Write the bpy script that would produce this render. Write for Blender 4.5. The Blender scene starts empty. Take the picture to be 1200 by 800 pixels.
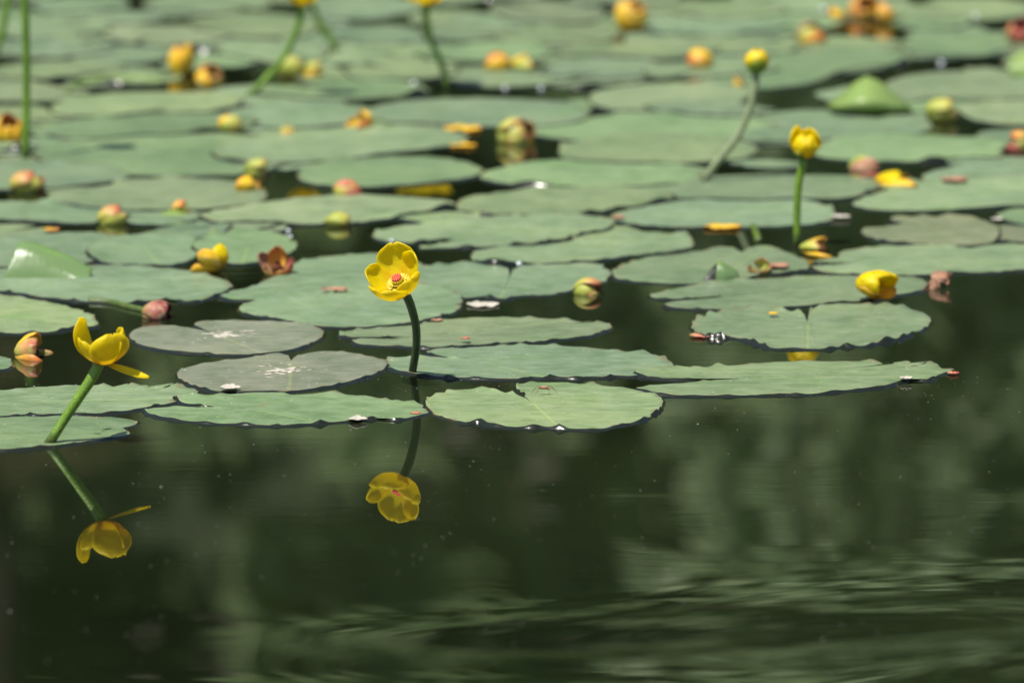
import bpy, math, random
import numpy as np
from mathutils import Vector, Matrix, noise as mnoise
R = math.radians
rng = random.Random(7)
scene = bpy.context.scene
col = scene.collection

# ------------------------------------------------------------------ camera
CAM_H, PITCH, FPX = 0.84, R(10.36), 200.0 / 36.0 * 1200.0
cd = bpy.data.cameras.new('camera'); cam = bpy.data.objects.new('camera', cd); col.objects.link(cam)
cam.location = (0, 0, CAM_H); cam.rotation_euler = (R(90) - PITCH, 0, 0)
cd.lens = 200; cd.sensor_width = 36; cd.clip_start = 0.1; cd.clip_end = 500
cd.dof.use_dof = True; cd.dof.focus_distance = 4.42; cd.dof.aperture_fstop = 6.8
scene.camera = cam

# ------------------------------------------------------------------ light
SUN_EL, SUN_AZ = 68, 232         # azimuth measured clockwise from +Y (the view direction): behind the camera, to the left
w = bpy.data.worlds.new('World'); scene.world = w; w.use_nodes = True
nt = w.node_tree; bg = nt.nodes['Background']
sky = nt.nodes.new('ShaderNodeTexSky'); sky.sky_type = 'NISHITA'; sky.sun_disc = False
sky.sun_elevation = R(SUN_EL); sky.sun_rotation = R(SUN_AZ)
nt.links.new(sky.outputs[0], bg.inputs[0]); bg.inputs[1].default_value = 0.085
sd = bpy.data.lights.new('sun', 'SUN'); sun = bpy.data.objects.new('sun', sd); col.objects.link(sun)
sd.energy = 4.8; sd.angle = R(0.53); sd.color = (1.0, 0.95, 0.87)
S = Vector((math.sin(R(SUN_AZ)) * math.cos(R(SUN_EL)), math.cos(R(SUN_AZ)) * math.cos(R(SUN_EL)), math.sin(R(SUN_EL))))
sun.rotation_euler = (-S).to_track_quat('-Z', 'Y').to_euler(); sun.location = S * 30
vs = scene.view_settings; vs.view_transform = 'Standard'; vs.look = 'None'; vs.exposure = 0.6; vs.gamma = 1.0
vs.use_curve_mapping = False

# ------------------------------------------------------------------ picking real places
FW = Vector((0, math.cos(PITCH), -math.sin(PITCH))); UP = Vector((0, math.sin(PITCH), math.cos(PITCH)))
CAM = Vector((0, 0, CAM_H))
def ray(px, py): return FW + Vector((1, 0, 0)) * ((px - 600) / FPX) + UP * ((400 - py) / FPX)
def G(px, py, z=0.0):
    d = ray(px, py); return CAM + d * ((z - CAM_H) / d.z)
def P(px, py, Y):
    d = ray(px, py); return CAM + d * (Y / d.y)
def mpp(Y): return Y / FPX * 1.018            # metres per photo pixel at distance Y

# ------------------------------------------------------------------ object helpers
def tag(o, label=None, cat=None, group=None, kind=None):
    if label: o['label'] = label
    if cat: o['category'] = cat
    if group: o['group'] = group
    if kind: o['kind'] = kind
    return o
def empty(name, loc, label, cat, group=None):
    o = bpy.data.objects.new(name, None); col.objects.link(o); o.location = loc
    o.empty_display_size = 0.02
    return tag(o, label, cat, group)
def mesh_obj(name, verts, faces, mat, parent=None, uvs=None, smooth=True, loc=None, mats=None, fmat=None, solid=0.0, sub=0, uv2=None):
    """verts are world positions; the object's origin is the parent's place or loc"""
    org = Vector(parent.location) if parent is not None else (Vector(loc) if loc is not None else Vector((0, 0, 0)))
    me = bpy.data.meshes.new(name)
    V = np.asarray(verts, dtype=float).reshape(-1, 3) - np.array(org)
    me.from_pydata([tuple(v) for v in V], [], [tuple(int(i) for i in f) for f in faces])
    for m in (mats or [mat]): me.materials.append(m)
    if fmat is not None: me.polygons.foreach_set('material_index', list(fmat))
    if uvs is not None:
        ul = me.uv_layers.new(name='UVMap')
        li = np.zeros(len(me.loops), dtype=np.int32); me.loops.foreach_get('vertex_index', li)
        ul.data.foreach_set('uv', np.asarray(uvs, dtype=float)[li].ravel())
    if uv2 is not None:
        ul2 = me.uv_layers.new(name='rim'); q = np.zeros((len(me.loops), 2)); q[:, 0] = np.asarray(uv2)[li]
        ul2.data.foreach_set('uv', q.ravel())
    if smooth: me.polygons.foreach_set('use_smooth', [True] * len(me.polygons))
    me.validate(); me.update()
    o = bpy.data.objects.new(name, me); col.objects.link(o)
    if parent is not None: o.parent = parent
    else: o.location = org
    if solid:
        md = o.modifiers.new('thickness', 'SOLIDIFY'); md.thickness = solid; md.offset = 0
    if sub:
        md = o.modifiers.new('smooth', 'SUBSURF'); md.levels = sub; md.render_levels = sub
    return o
def grid_faces(n, m, closed=False, off=0):
    f = []
    for i in range(n - 1):
        for j in range(m if closed else m - 1):
            k = (j + 1) % m
            f.append((off + i * m + j, off + i * m + k, off + (i + 1) * m + k, off + (i + 1) * m + j))
    return f
def catmull(pts, n, closed=False):
    pts = [Vector(p) for p in pts]; N = len(pts); out = []
    segs = N if closed else N - 1
    L = []
    for i in range(segs): L.append((pts[(i + 1) % N] - pts[i]).length)
    T = sum(L) or 1
    for i in range(segs):
        if closed: p0, p1, p2, p3 = pts[i - 1], pts[i], pts[(i + 1) % N], pts[(i + 2) % N]
        else:
            p1, p2 = pts[i], pts[i + 1]
            p0 = pts[i - 1] if i > 0 else p1 + (p1 - p2); p3 = pts[i + 2] if i + 2 < N else p2 + (p2 - p1)
        k = max(1, round(n * L[i] / T))
        # centripetal style damping of tangents so long/short neighbours do not overshoot
        l1 = max(L[i], 1e-9)
        la = max((p1 - p0).length, 1e-9); lb = max((p3 - p2).length, 1e-9)
        m1 = ((p1 - p0) / la + (p2 - p1) / l1) * 0.5 * min(l1, 2 * la)
        m2 = ((p2 - p1) / l1 + (p3 - p2) / lb) * 0.5 * min(l1, 2 * lb)
        for s in range(k):
            t = s / k; t2 = t * t; t3 = t2 * t
            out.append(p1 * (2 * t3 - 3 * t2 + 1) + m1 * (t3 - 2 * t2 + t) + p2 * (-2 * t3 + 3 * t2) + m2 * (t3 - t2))
    if not closed: out.append(pts[-1])
    return out
def tube(pts, radii, n=14, seg=30, rough=0.0, cap=True):
    C = catmull(pts, seg); K = len(C); V = []; F = []
    ref = Vector((0, 1, 0.01))
    for i, c in enumerate(C):
        t = (C[min(i + 1, K - 1)] - C[max(i - 1, 0)]).normalized()
        a = t.cross(ref)
        if a.length < 1e-3: a = t.cross(Vector((1, 0, 0)))
        a.normalize(); b = a.cross(t).normalized()
        u = i / (K - 1) * (len(radii) - 1); k = min(int(u), len(radii) - 2); r = radii[k] + (radii[k + 1] - radii[k]) * (u - k)
        for j in range(n):
            an = 2 * math.pi * j / n
            rr = r * (1 + rough * mnoise.noise(Vector((j * 1.3, i * 0.35, r * 900))))
            V.append(c + a * (math.cos(an) * rr) + b * (math.sin(an) * rr))
    F = grid_faces(K, n, True)
    if cap:
        V.append(C[0]); V.append(C[-1])
        for j in range(n):
            F.append((K * n, (j + 1) % n, j)); F.append((K * n + 1, (K - 1) * n + j, (K - 1) * n + (j + 1) % n))
    uv = [(i / (K - 1), j / n) for i in range(K) for j in range(n)] + ([(0, 0), (1, 0)] if cap else [])
    return V, F, uv

# ------------------------------------------------------------------ materials
def new_mat(name):
    m = bpy.data.materials.new(name); m.use_nodes = True
    return m, m.node_tree.nodes, m.node_tree.links, m.node_tree.nodes['Principled BSDF'], m.node_tree.nodes['Material Output']
def nd(n, typ, **kw):
    x = n.new(typ)
    for k, v in kw.items():
        if k in x.inputs: x.inputs[k].default_value = v
        else: setattr(x, k, v)
    return x
def mixc(n, l, fac, a, b, mode='MIX'):
    x = n.new('ShaderNodeMix'); x.data_type = 'RGBA'; x.blend_type = mode
    for i, v in ((0, fac), (6, a), (7, b)):
        if hasattr(v, 'links'): l.new(v, x.inputs[i])
        else: x.inputs[i].default_value = v if i == 0 else (*v, 1)
    return x.outputs[2]
def math_(n, l, op, a, b=0.0, c=None, clamp=False):
    x = n.new('ShaderNodeMath'); x.operation = op; x.use_clamp = clamp
    for i, v in enumerate((a, b) if c is None else (a, b, c)):
        if hasattr(v, 'links'): l.new(v, x.inputs[i])
        else: x.inputs[i].default_value = v
    return x.outputs[0]
def ramp(n, l, src, stops, interp='LINEAR'):
    r = n.new('ShaderNodeValToRGB'); r.color_ramp.interpolation = interp
    while len(r.color_ramp.elements) < len(stops): r.color_ramp.elements.new(0.5)
    for e, (p, c) in zip(r.color_ramp.elements, stops):
        e.position = p; e.color = (*c, 1) if len(c) == 3 else c
    l.new(src, r.inputs[0]); return r.outputs[0]
def noise_(n, l, vec, scale, detail=3, rough=0.5, dist=0.0):
    x = nd(n, 'ShaderNodeTexNoise'); x.inputs['Scale'].default_value = scale; x.inputs['Detail'].default_value = detail
    x.inputs['Roughness'].default_value = rough; x.inputs['Distortion'].default_value = dist
    l.new(vec, x.inputs['Vector']); return x.outputs['Fac']
def scaled(n, l, vec, s, rot=(0, 0, 0)):
    x = n.new('ShaderNodeMapping'); x.inputs['Scale'].default_value = s; x.inputs['Rotation'].default_value = rot
    l.new(vec, x.inputs['Vector']); return x.outputs[0]

def leaf_material():
    m, n, l, b, out = new_mat('lily_pad_skin')
    geo = n.new('ShaderNodeNewGeometry').outputs['Position']
    uv = n.new('ShaderNodeUVMap').outputs[0]               # metres: x along the midrib, y across it
    info = n.new('ShaderNodeObjectInfo')
    sep = n.new('ShaderNodeSeparateXYZ'); l.new(uv, sep.inputs[0]); u, v = sep.outputs[0], sep.outputs[1]
    av = math_(n, l, 'ABSOLUTE', v)
    # veins: pinnate ribs leaving the midrib at an angle
    wob = math_(n, l, 'MULTIPLY', math_(n, l, 'SUBTRACT', noise_(n, l, geo, 14, 2), 0.5), 0.016)
    k = math_(n, l, 'ADD', math_(n, l, 'SUBTRACT', u, math_(n, l, 'MULTIPLY', av, 0.75)), wob)
    fr = math_(n, l, 'PINGPONG', k, 0.0055)
    vein = math_(n, l, 'SUBTRACT', 1.0, math_(n, l, 'DIVIDE', fr, 0.0014), clamp=True)
    mid = math_(n, l, 'SUBTRACT', 1.0, math_(n, l, 'DIVIDE', av, 0.0022), clamp=True)
    # only the side of the midrib beyond the stalk shows it
    mid = math_(n, l, 'MULTIPLY', mid, math_(n, l, 'MULTIPLY', math_(n, l, 'ADD', u, 0.004), 60, clamp=True))
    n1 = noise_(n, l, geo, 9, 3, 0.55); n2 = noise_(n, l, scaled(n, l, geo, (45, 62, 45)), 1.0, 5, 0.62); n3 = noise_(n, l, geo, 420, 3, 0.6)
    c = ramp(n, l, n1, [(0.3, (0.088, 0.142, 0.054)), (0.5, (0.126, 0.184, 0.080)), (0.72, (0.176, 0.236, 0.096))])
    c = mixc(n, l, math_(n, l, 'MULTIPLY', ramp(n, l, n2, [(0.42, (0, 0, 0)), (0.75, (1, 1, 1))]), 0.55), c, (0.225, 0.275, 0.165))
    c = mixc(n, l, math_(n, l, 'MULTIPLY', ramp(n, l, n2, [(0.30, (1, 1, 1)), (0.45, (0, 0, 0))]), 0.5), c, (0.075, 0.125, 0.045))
    c = mixc(n, l, math_(n, l, 'MULTIPLY', vein, 0.16), c, (0.22, 0.30, 0.10))
    c = mixc(n, l, math_(n, l, 'MULTIPLY', mid, 0.38), c, (0.27, 0.36, 0.09))
    c = mixc(n, l, math_(n, l, 'MULTIPLY', ramp(n, l, noise_(n, l, scaled(n, l, geo, (11, 22, 11)), 1.0, 3, 0.55), [(0.60, (0, 0, 0)), (0.72, (1, 1, 1))]), 0.5), c, (0.105, 0.205, 0.050))
    tintm = n.new('ShaderNodeMix'); tintm.data_type = 'RGBA'; tintm.blend_type = 'MULTIPLY'; tintm.inputs[0].default_value = 1
    l.new(c, tintm.inputs[6]); l.new(info.outputs['Color'], tintm.inputs[7]); c = tintm.outputs[2]
    rimu = n.new('ShaderNodeUVMap'); rimu.uv_map = 'rim'; rs = n.new('ShaderNodeSeparateXYZ'); l.new(rimu.outputs[0], rs.inputs[0])
    rn = noise_(n, l, geo, 55, 3, 0.6); rv = math_(n, l, 'ADD', rs.outputs[0], math_(n, l, 'MULTIPLY', math_(n, l, 'SUBTRACT', rn, 0.5), 0.22))
    c = mixc(n, l, math_(n, l, 'MULTIPLY', ramp(n, l, rv, [(0.985, (0, 0, 0)), (1.03, (1, 1, 1))]), 0.7), c, (0.16, 0.13, 0.055))
    bl = ramp(n, l, noise_(n, l, geo, 24, 4, 0.7), [(0.655, (0, 0, 0)), (0.69, (1, 1, 1))])
    c = mixc(n, l, math_(n, l, 'MULTIPLY', bl, 0.55), c, (0.17, 0.155, 0.06))
    # brown nibbled dots and pale dried film
    dots = nd(n, 'ShaderNodeTexVoronoi'); dots.inputs['Scale'].default_value = 95; l.new(geo, dots.inputs['Vector'])
    dsel = math_(n, l, 'MULTIPLY', math_(n, l, 'LESS_THAN', dots.outputs['Distance'], 0.13), math_(n, l, 'GREATER_THAN', noise_(n, l, geo, 30, 1), 0.60))
    c = mixc(n, l, math_(n, l, 'MULTIPLY', dsel, 0.75), c, (0.09, 0.065, 0.035))
    sp = nd(n, 'ShaderNodeTexVoronoi'); sp.inputs['Scale'].default_value = 130; l.new(geo, sp.inputs['Vector'])
    ssel = math_(n, l, 'MULTIPLY', math_(n, l, 'LESS_THAN', sp.outputs['Distance'], 0.10), math_(n, l, 'GREATER_THAN', noise_(n, l, geo, 22, 1), 0.52))
    c = mixc(n, l, math_(n, l, 'MULTIPLY', ssel, 0.6), c, (0.55, 0.56, 0.46))
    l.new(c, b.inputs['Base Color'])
    rr = math_(n, l, 'ADD', 0.33, math_(n, l, 'MULTIPLY', n2, 0.22)); l.new(rr, b.inputs['Roughness'])
    b.inputs['Specular IOR Level'].default_value = 0.5; b.inputs['Sheen Weight'].default_value = 0.10; b.inputs['Sheen Roughness'].default_value = 0.5
    bp = n.new('ShaderNodeBump'); bp.inputs['Strength'].default_value = 1.0; bp.inputs['Distance'].default_value = 1.0
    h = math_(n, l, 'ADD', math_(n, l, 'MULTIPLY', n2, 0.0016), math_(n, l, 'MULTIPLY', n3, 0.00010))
    h = math_(n, l, 'ADD', h, math_(n, l, 'MULTIPLY', vein, -0.00012)); h = math_(n, l, 'ADD', h, math_(n, l, 'MULTIPLY', mid, -0.0004))
    l.new(h, bp.inputs['Height']); l.new(bp.outputs[0], b.inputs['Normal'])
    return m
LEAF = leaf_material()
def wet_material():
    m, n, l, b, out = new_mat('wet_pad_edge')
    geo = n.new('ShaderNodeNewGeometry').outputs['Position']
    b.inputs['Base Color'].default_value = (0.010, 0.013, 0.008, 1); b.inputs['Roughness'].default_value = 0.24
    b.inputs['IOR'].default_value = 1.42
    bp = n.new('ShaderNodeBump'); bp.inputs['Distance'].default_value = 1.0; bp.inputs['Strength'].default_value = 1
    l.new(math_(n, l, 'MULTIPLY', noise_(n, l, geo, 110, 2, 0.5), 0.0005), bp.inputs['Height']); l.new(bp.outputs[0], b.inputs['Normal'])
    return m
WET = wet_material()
def petal_material(name, stops, rough=0.38, blotch=None, bscale=160, transl=0.25, blow=0.55, edge=None):
    m, n, l, b, out = new_mat(name)
    uv = n.new('ShaderNodeUVMap').outputs[0]; geo = n.new('ShaderNodeNewGeometry').outputs['Position']
    sep = n.new('ShaderNodeSeparateXYZ'); l.new(uv, sep.inputs[0])
    nz = noise_(n, l, geo, bscale, 4, 0.6)
    t = math_(n, l, 'ADD', sep.outputs[0], math_(n, l, 'MULTIPLY', math_(n, l, 'SUBTRACT', nz, 0.5), 0.5))
    c = ramp(n, l, t, stops)
    if blotch:
        c = mixc(n, l, ramp(n, l, noise_(n, l, geo, bscale * 0.6, 3), [(blow, (0, 0, 0)), (blow + 0.12, (1, 1, 1))]), c, blotch)
    st = noise_(n, l, scaled(n, l, uv, (3, 60, 1)), 1.0, 3)
    c = mixc(n, l, 0.22, c, ramp(n, l, st, [(0.3, (0.55, 0.55, 0.55)), (0.7, (1, 1, 1))]), 'MULTIPLY')
    if edge:
        ev = math_(n, l, 'ABSOLUTE', math_(n, l, 'SUBTRACT', sep.outputs[1], 0.5))
        ev = math_(n, l, 'ADD', math_(n, l, 'MAXIMUM', ev, math_(n, l, 'SUBTRACT', sep.outputs[0], 0.5)), math_(n, l, 'MULTIPLY', nz, 0.12))
        c = mixc(n, l, ramp(n, l, ev, [(0.47, (0, 0, 0)), (0.56, (1, 1, 1))]), c, edge)
        pit = noise_(n, l, geo, 900, 2)
        c = mixc(n, l, ramp(n, l, pit, [(0.66, (0, 0, 0)), (0.70, (0.8, 0.8, 0.8))]), c, edge)
    l.new(c, b.inputs['Base Color']); b.inputs['Roughness'].default_value = rough
    b.inputs['Specular IOR Level'].default_value = 0.4
    bp = n.new('ShaderNodeBump'); bp.inputs['Distance'].default_value = 0.0004; bp.inputs['Strength'].default_value = 0.7
    l.new(math_(n, l, 'ADD', st, nz), bp.inputs['Height']); l.new(bp.outputs[0], b.inputs['Normal'])
    tr = n.new('ShaderNodeBsdfTranslucent'); l.new(c, tr.inputs['Color'])
    mx = n.new('ShaderNodeMixShader'); mx.inputs[0].default_value = transl
    l.new(b.outputs[0], mx.inputs[1]); l.new(tr.outputs[0], mx.inputs[2]); l.new(mx.outputs[0], out.inputs['Surface'])
    return m
M = {}
M['yellow'] = petal_material('yellow_sepal', [(0.0, (0.42, 0.40, 0.02)), (0.14, (0.86, 0.60, 0.006)), (0.5, (0.94, 0.80, 0.008)), (1.0, (0.94, 0.79, 0.01))], transl=0.6)
M['budyellow'] = petal_material('bud_sepal', [(0.0, (0.10, 0.20, 0.02)), (0.32, (0.30, 0.36, 0.02)), (0.5, (0.82, 0.62, 0.01)), (1.0, (0.86, 0.60, 0.01))])
M['greensepal'] = petal_material('green_outer_sepal', [(0.0, (0.07, 0.14, 0.015)), (0.6, (0.13, 0.22, 0.02)), (1.0, (0.55, 0.50, 0.03))])
M['orange'] = petal_material('faded_orange_sepal', [(0.0, (0.55, 0.45, 0.05)), (0.35, (0.78, 0.45, 0.06)), (0.75, (0.75, 0.28, 0.05)), (1.0, (0.60, 0.14, 0.04))], blotch=(0.82, 0.50, 0.12), blow=0.52, edge=(0.30, 0.10, 0.04))
M['gold'] = petal_material('golden_sepal', [(0.0, (0.62, 0.36, 0.02)), (0.4, (0.84, 0.55, 0.02)), (1.0, (0.86, 0.50, 0.03))], blotch=(0.85, 0.60, 0.14), blow=0.55, transl=0.2, edge=(0.62, 0.30, 0.04))
M['pink'] = petal_material('pink_green_sepal', [(0.0, (0.34, 0.40, 0.06)), (0.35, (0.52, 0.46, 0.09)), (0.62, (0.62, 0.34, 0.12)), (1.0, (0.50, 0.13, 0.07))], blotch=(0.50, 0.46, 0.12), blow=0.53, edge=(0.30, 0.10, 0.06))
M['green'] = petal_material('pale_green_sepal', [(0.0, (0.26, 0.33, 0.05)), (0.5, (0.42, 0.46, 0.07)), (0.85, (0.58, 0.54, 0.12)), (1.0, (0.60, 0.25, 0.10))], blotch=(0.58, 0.58, 0.25), blow=0.6, edge=(0.40, 0.16, 0.07))
M['red'] = petal_material('red_sepal', [(0.0, (0.50, 0.40, 0.10)), (0.4, (0.70, 0.26, 0.16)), (1.0, (0.60, 0.12, 0.10))], blotch=(0.78, 0.45, 0.32), blow=0.58, edge=(0.25, 0.06, 0.05))
M['darkpink'] = petal_material('dark_pink_sepal', [(0.0, (0.36, 0.34, 0.08)), (0.4, (0.46, 0.20, 0.12)), (1.0, (0.36, 0.07, 0.08))], blotch=(0.50, 0.32, 0.18), blow=0.54, edge=(0.10, 0.03, 0.03), bscale=260)
M['brown'] = petal_material('dead_brown_tissue', [(0.0, (0.22, 0.10, 0.06)), (0.5, (0.42, 0.22, 0.13)), (1.0, (0.30, 0.13, 0.08))], blotch=(0.50, 0.33, 0.22), rough=0.7, transl=0.1)
M['darkbrown'] = petal_material('dark_brown_core', [(0.0, (0.05, 0.02, 0.01)), (1.0, (0.16, 0.05, 0.02))], rough=0.5, transl=0.0)
M['white'] = petal_material('white_scrap', [(0.0, (0.50, 0.47, 0.38)), (1.0, (0.60, 0.55, 0.46))], rough=0.6, transl=0.2)
M['stamen'] = petal_material('stamen_yellow', [(0.0, (0.75, 0.50, 0.02)), (1.0, (0.90, 0.78, 0.12))], transl=0.15)
M['foldgreen'] = petal_material('young_leaf_green', [(0.0, (0.16, 0.27, 0.06)), (0.5, (0.24, 0.35, 0.09)), (1.0, (0.27, 0.38, 0.12))], rough=0.28, transl=0.25, bscale=40)
M['lobe'] = petal_material('raised_lobe_green', [(0.0, (0.13, 0.21, 0.08)), (0.7, (0.15, 0.24, 0.09)), (1.0, (0.17, 0.30, 0.07))], rough=0.2, transl=0.15, bscale=40)
def stigma_material():
    m, n, l, b, out = new_mat('red_stigma'); uv = n.new('ShaderNodeUVMap').outputs[0]
    sep = n.new('ShaderNodeSeparateXYZ'); l.new(uv, sep.inputs[0])      # x: angle in turns, y: radius
    w_ = math_(n, l, 'PINGPONG', math_(n, l, 'MULTIPLY', sep.outputs[0], 13.0), 0.5)
    c = ramp(n, l, w_, [(0.0, (0.85, 0.42, 0.22)), (0.10, (0.75, 0.16, 0.08)), (0.2, (0.34, 0.008, 0.012)), (0.5, (0.30, 0.006, 0.010))])
    l.new(c, b.inputs['Base Color']); b.inputs['Roughness'].default_value = 0.8; b.inputs['Specular IOR Level'].default_value = 0.1; return m
M['stigma'] = stigma_material()
def stem_material(name, c1, c2, speck=(0.03, 0.03, 0.012), amount=0.62):
    m, n, l, b, out = new_mat(name); geo = n.new('ShaderNodeNewGeometry').outputs['Position']
    c = ramp(n, l, noise_(n, l, geo, 60, 3), [(0.3, c1), (0.7, c2)])
    sp_ = n.new('ShaderNodeSeparateXYZ'); l.new(geo, sp_.inputs[0])
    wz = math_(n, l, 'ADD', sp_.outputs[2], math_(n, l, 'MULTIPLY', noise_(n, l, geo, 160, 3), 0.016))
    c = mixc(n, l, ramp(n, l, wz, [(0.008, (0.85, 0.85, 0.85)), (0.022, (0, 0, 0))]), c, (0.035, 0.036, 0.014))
    c = mixc(n, l, 0.5, c, ramp(n, l, noise_(n, l, scaled(n, l, geo, (700, 700, 60)), 1.0, 3), [(0.3, (0.5, 0.5, 0.45)), (0.7, (1, 1, 1))]), 'MULTIPLY')
    c = mixc(n, l, ramp(n, l, noise_(n, l, geo, 620, 2), [(amount, (0, 0, 0)), (amount + 0.05, (1, 1, 1))]), c, speck)
    l.new(c, b.inputs['Base Color']); b.inputs['Roughness'].default_value = 0.42
    bp = n.new('ShaderNodeBump'); bp.inputs['Distance'].default_value = 0.0006; bp.inputs['Strength'].default_value = 0.8
    l.new(noise_(n, l, geo, 420, 3), bp.inputs['Height']); l.new(bp.outputs[0], b.inputs['Normal']); return m
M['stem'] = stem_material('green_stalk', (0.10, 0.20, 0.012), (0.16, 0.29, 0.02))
M['stemshade'] = stem_material('shaded_green_stalk', (0.022, 0.045, 0.012), (0.045, 0.085, 0.018))  # main stalk: the shade of its flower is put into the green
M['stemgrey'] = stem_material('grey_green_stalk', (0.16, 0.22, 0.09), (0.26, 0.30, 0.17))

def water_material():
    m, n, l, b, out = new_mat('pond_water')
    geo = n.new('ShaderNodeNewGeometry').outputs['Position']
    sep = n.new('ShaderNodeSeparateXYZ'); l.new(geo, sep.inputs[0])
    c = ramp(n, l, noise_(n, l, geo, 1.6, 2), [(0.3, (0.005, 0.008, 0.003)), (0.7, (0.010, 0.015, 0.006))])
    l.new(c, b.inputs['Base Color']); b.inputs['Roughness'].default_value = 0.015; b.inputs['IOR'].default_value = 1.9
    # slow swell in the open water, fading out between the pads; a faint tight ripple everywhere
    openw = ramp(n, l, math_(n, l, 'MULTIPLY', math_(n, l, 'SUBTRACT', sep.outputs[1], 3.2), 1.0), [(0.12, (1, 1, 1)), (0.92, (0.0, 0.0, 0.0))], 'EASE')
    sidew = ramp(n, l, math_(n, l, 'ADD', math_(n, l, 'MULTIPLY', sep.outputs[0], 1.0), 0.5), [(0.34, (0.10, 0.10, 0.10)), (0.72, (1, 1, 1))])
    sw = noise_(n, l, scaled(n, l, geo, (1.1, 2.6, 1), (0, 0, R(10))), 1.0, 1, 0.4, 0.45)
    sw2 = noise_(n, l, scaled(n, l, geo, (5, 13, 1), (0, 0, R(-6))), 1.0, 2, 0.5, 0.4)
    amp = math_(n, l, 'MULTIPLY', openw, sidew)
    h = math_(n, l, 'MULTIPLY', math_(n, l, 'MULTIPLY', math_(n, l, 'SUBTRACT', sw, 0.5), amp), 0.020)
    h = math_(n, l, 'ADD', h, math_(n, l, 'MULTIPLY', math_(n, l, 'MULTIPLY', math_(n, l, 'SUBTRACT', sw2, 0.5), amp), 0.00014))
    rp = noise_(n, l, scaled(n, l, geo, (9, 55, 1)), 1.0, 3, 0.5, 0.3)
    h = math_(n, l, 'ADD', h, math_(n, l, 'MULTIPLY', rp, 0.000009))
    bp = n.new('ShaderNodeBump'); bp.inputs['Distance'].default_value = 1.0; bp.inputs['Strength'].default_value = 1.0
    l.new(h, bp.inputs['Height']); l.new(bp.outputs[0], b.inputs['Normal'])
    return m
WATER = water_material()

# ------------------------------------------------------------------ water, bed and far bank
wv = [(-60, -6, 0), (60, -6, 0), (60, 27, 0), (-60, 27, 0)]
tag(mesh_obj('pond_water', wv, [(0, 1, 2, 3)], WATER, smooth=False), 'still dark green pond water', kind='structure')
def bank():
    V = []; nx, ny = 61, 24
    for j in range(ny):
        for i in range(nx):
            x = -70 + 140 * i / (nx - 1); t = j / (ny - 1); y = 25.2 + t * t * 90
            e = mnoise.noise(Vector((x * 0.12, 0, 3))) * 1.2
            z = -0.6 + min(1.0, t * 6) * 1.3 + t * 3 + 0.35 * mnoise.noise(Vector((x * 0.3, y * 0.3, 0)))
            V.append((x, y + e * (1 - t), z))
    m, n, l, b, out = new_mat('grassy_bank'); geo = n.new('ShaderNodeNewGeometry').outputs['Position']
    c = ramp(n, l, noise_(n, l, geo, 1.5, 5, 0.6), [(0.35, (0.06, 0.05, 0.03)), (0.5, (0.05, 0.08, 0.02)), (0.7, (0.09, 0.13, 0.03))])
    l.new(c, b.inputs['Base Color']); b.inputs['Roughness'].default_value = 0.9
    tag(mesh_obj('far_bank_ground', V, grid_faces(ny, nx), m), 'grassy far bank behind the pond', kind='structure')
bank()
def sky_block_hill():  # hill added to keep low sky out of the water reflections
    V = []; nx, ny = 181, 40
    for j in range(ny):
        for i in range(nx):
            x = -90 + 180 * i / (nx - 1); t = j / (ny - 1); y = 39 + t * 22
            z = 0.5 + 24 * math.sin(min(1, t * 1.15) * math.pi / 2) + 2.6 * mnoise.noise(Vector((x * 0.22, y * 0.22, 0))) * min(1, t * 5) + 1.3 * mnoise.noise(Vector((x * 0.8, y * 0.8, 5)))
            V.append((x, y + 1.2 * mnoise.noise(Vector((x * 0.5, t * 9, 8))), z))
    m, n, l, b, out = new_mat('added_slope'); geo = n.new('ShaderNodeNewGeometry').outputs['Position']
    c = ramp(n, l, noise_(n, l, geo, 0.7, 6, 0.65), [(0.36, (0.035, 0.040, 0.022)), (0.5, (0.06, 0.078, 0.036)), (0.66, (0.09, 0.12, 0.055))])
    l.new(c, b.inputs['Base Color']); b.inputs['Roughness'].default_value = 1.0
    tag(mesh_obj('sky_block_hill', V, grid_faces(ny, nx), m), 'added hillside blocking the low sky behind the far bank', kind='structure')
sky_block_hill()
def bark_mat():
    m, n, l, b, out = new_mat('bark'); geo = n.new('ShaderNodeNewGeometry').outputs['Position']
    l.new(ramp(n, l, noise_(n, l, scaled(n, l, geo, (6, 6, 1.2)), 1.0, 4), [(0.3, (0.05, 0.035, 0.025)), (0.7, (0.14, 0.10, 0.07))]), b.inputs['Base Color'])
    b.inputs['Roughness'].default_value = 0.9; return m
BARK = bark_mat()
def foliage_mat(name, a, b2):
    m, n, l, b, out = new_mat(name); geo = n.new('ShaderNodeNewGeometry').outputs['Position']
    l.new(ramp(n, l, noise_(n, l, geo, 0.9, 4, 0.6), [(0.3, a), (0.7, b2)]), b.inputs['Base Color'])
    b.inputs['Roughness'].default_value = 0.6
    tr = n.new('ShaderNodeBsdfTranslucent'); tr.inputs['Color'].default_value = (*b2, 1)
    mx = n.new('ShaderNodeMixShader'); mx.inputs[0].default_value = 0.40
    l.new(b.outputs[0], mx.inputs[1]); l.new(tr.outputs[0], mx.inputs[2]); l.new(mx.outputs[0], out.inputs['Surface']); return m
FOL = [foliage_mat('dark_foliage', (0.07, 0.068, 0.042), (0.14, 0.135, 0.07)), foliage_mat('light_foliage', (0.17, 0.25, 0.11), (0.30, 0.40, 0.19))]
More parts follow.
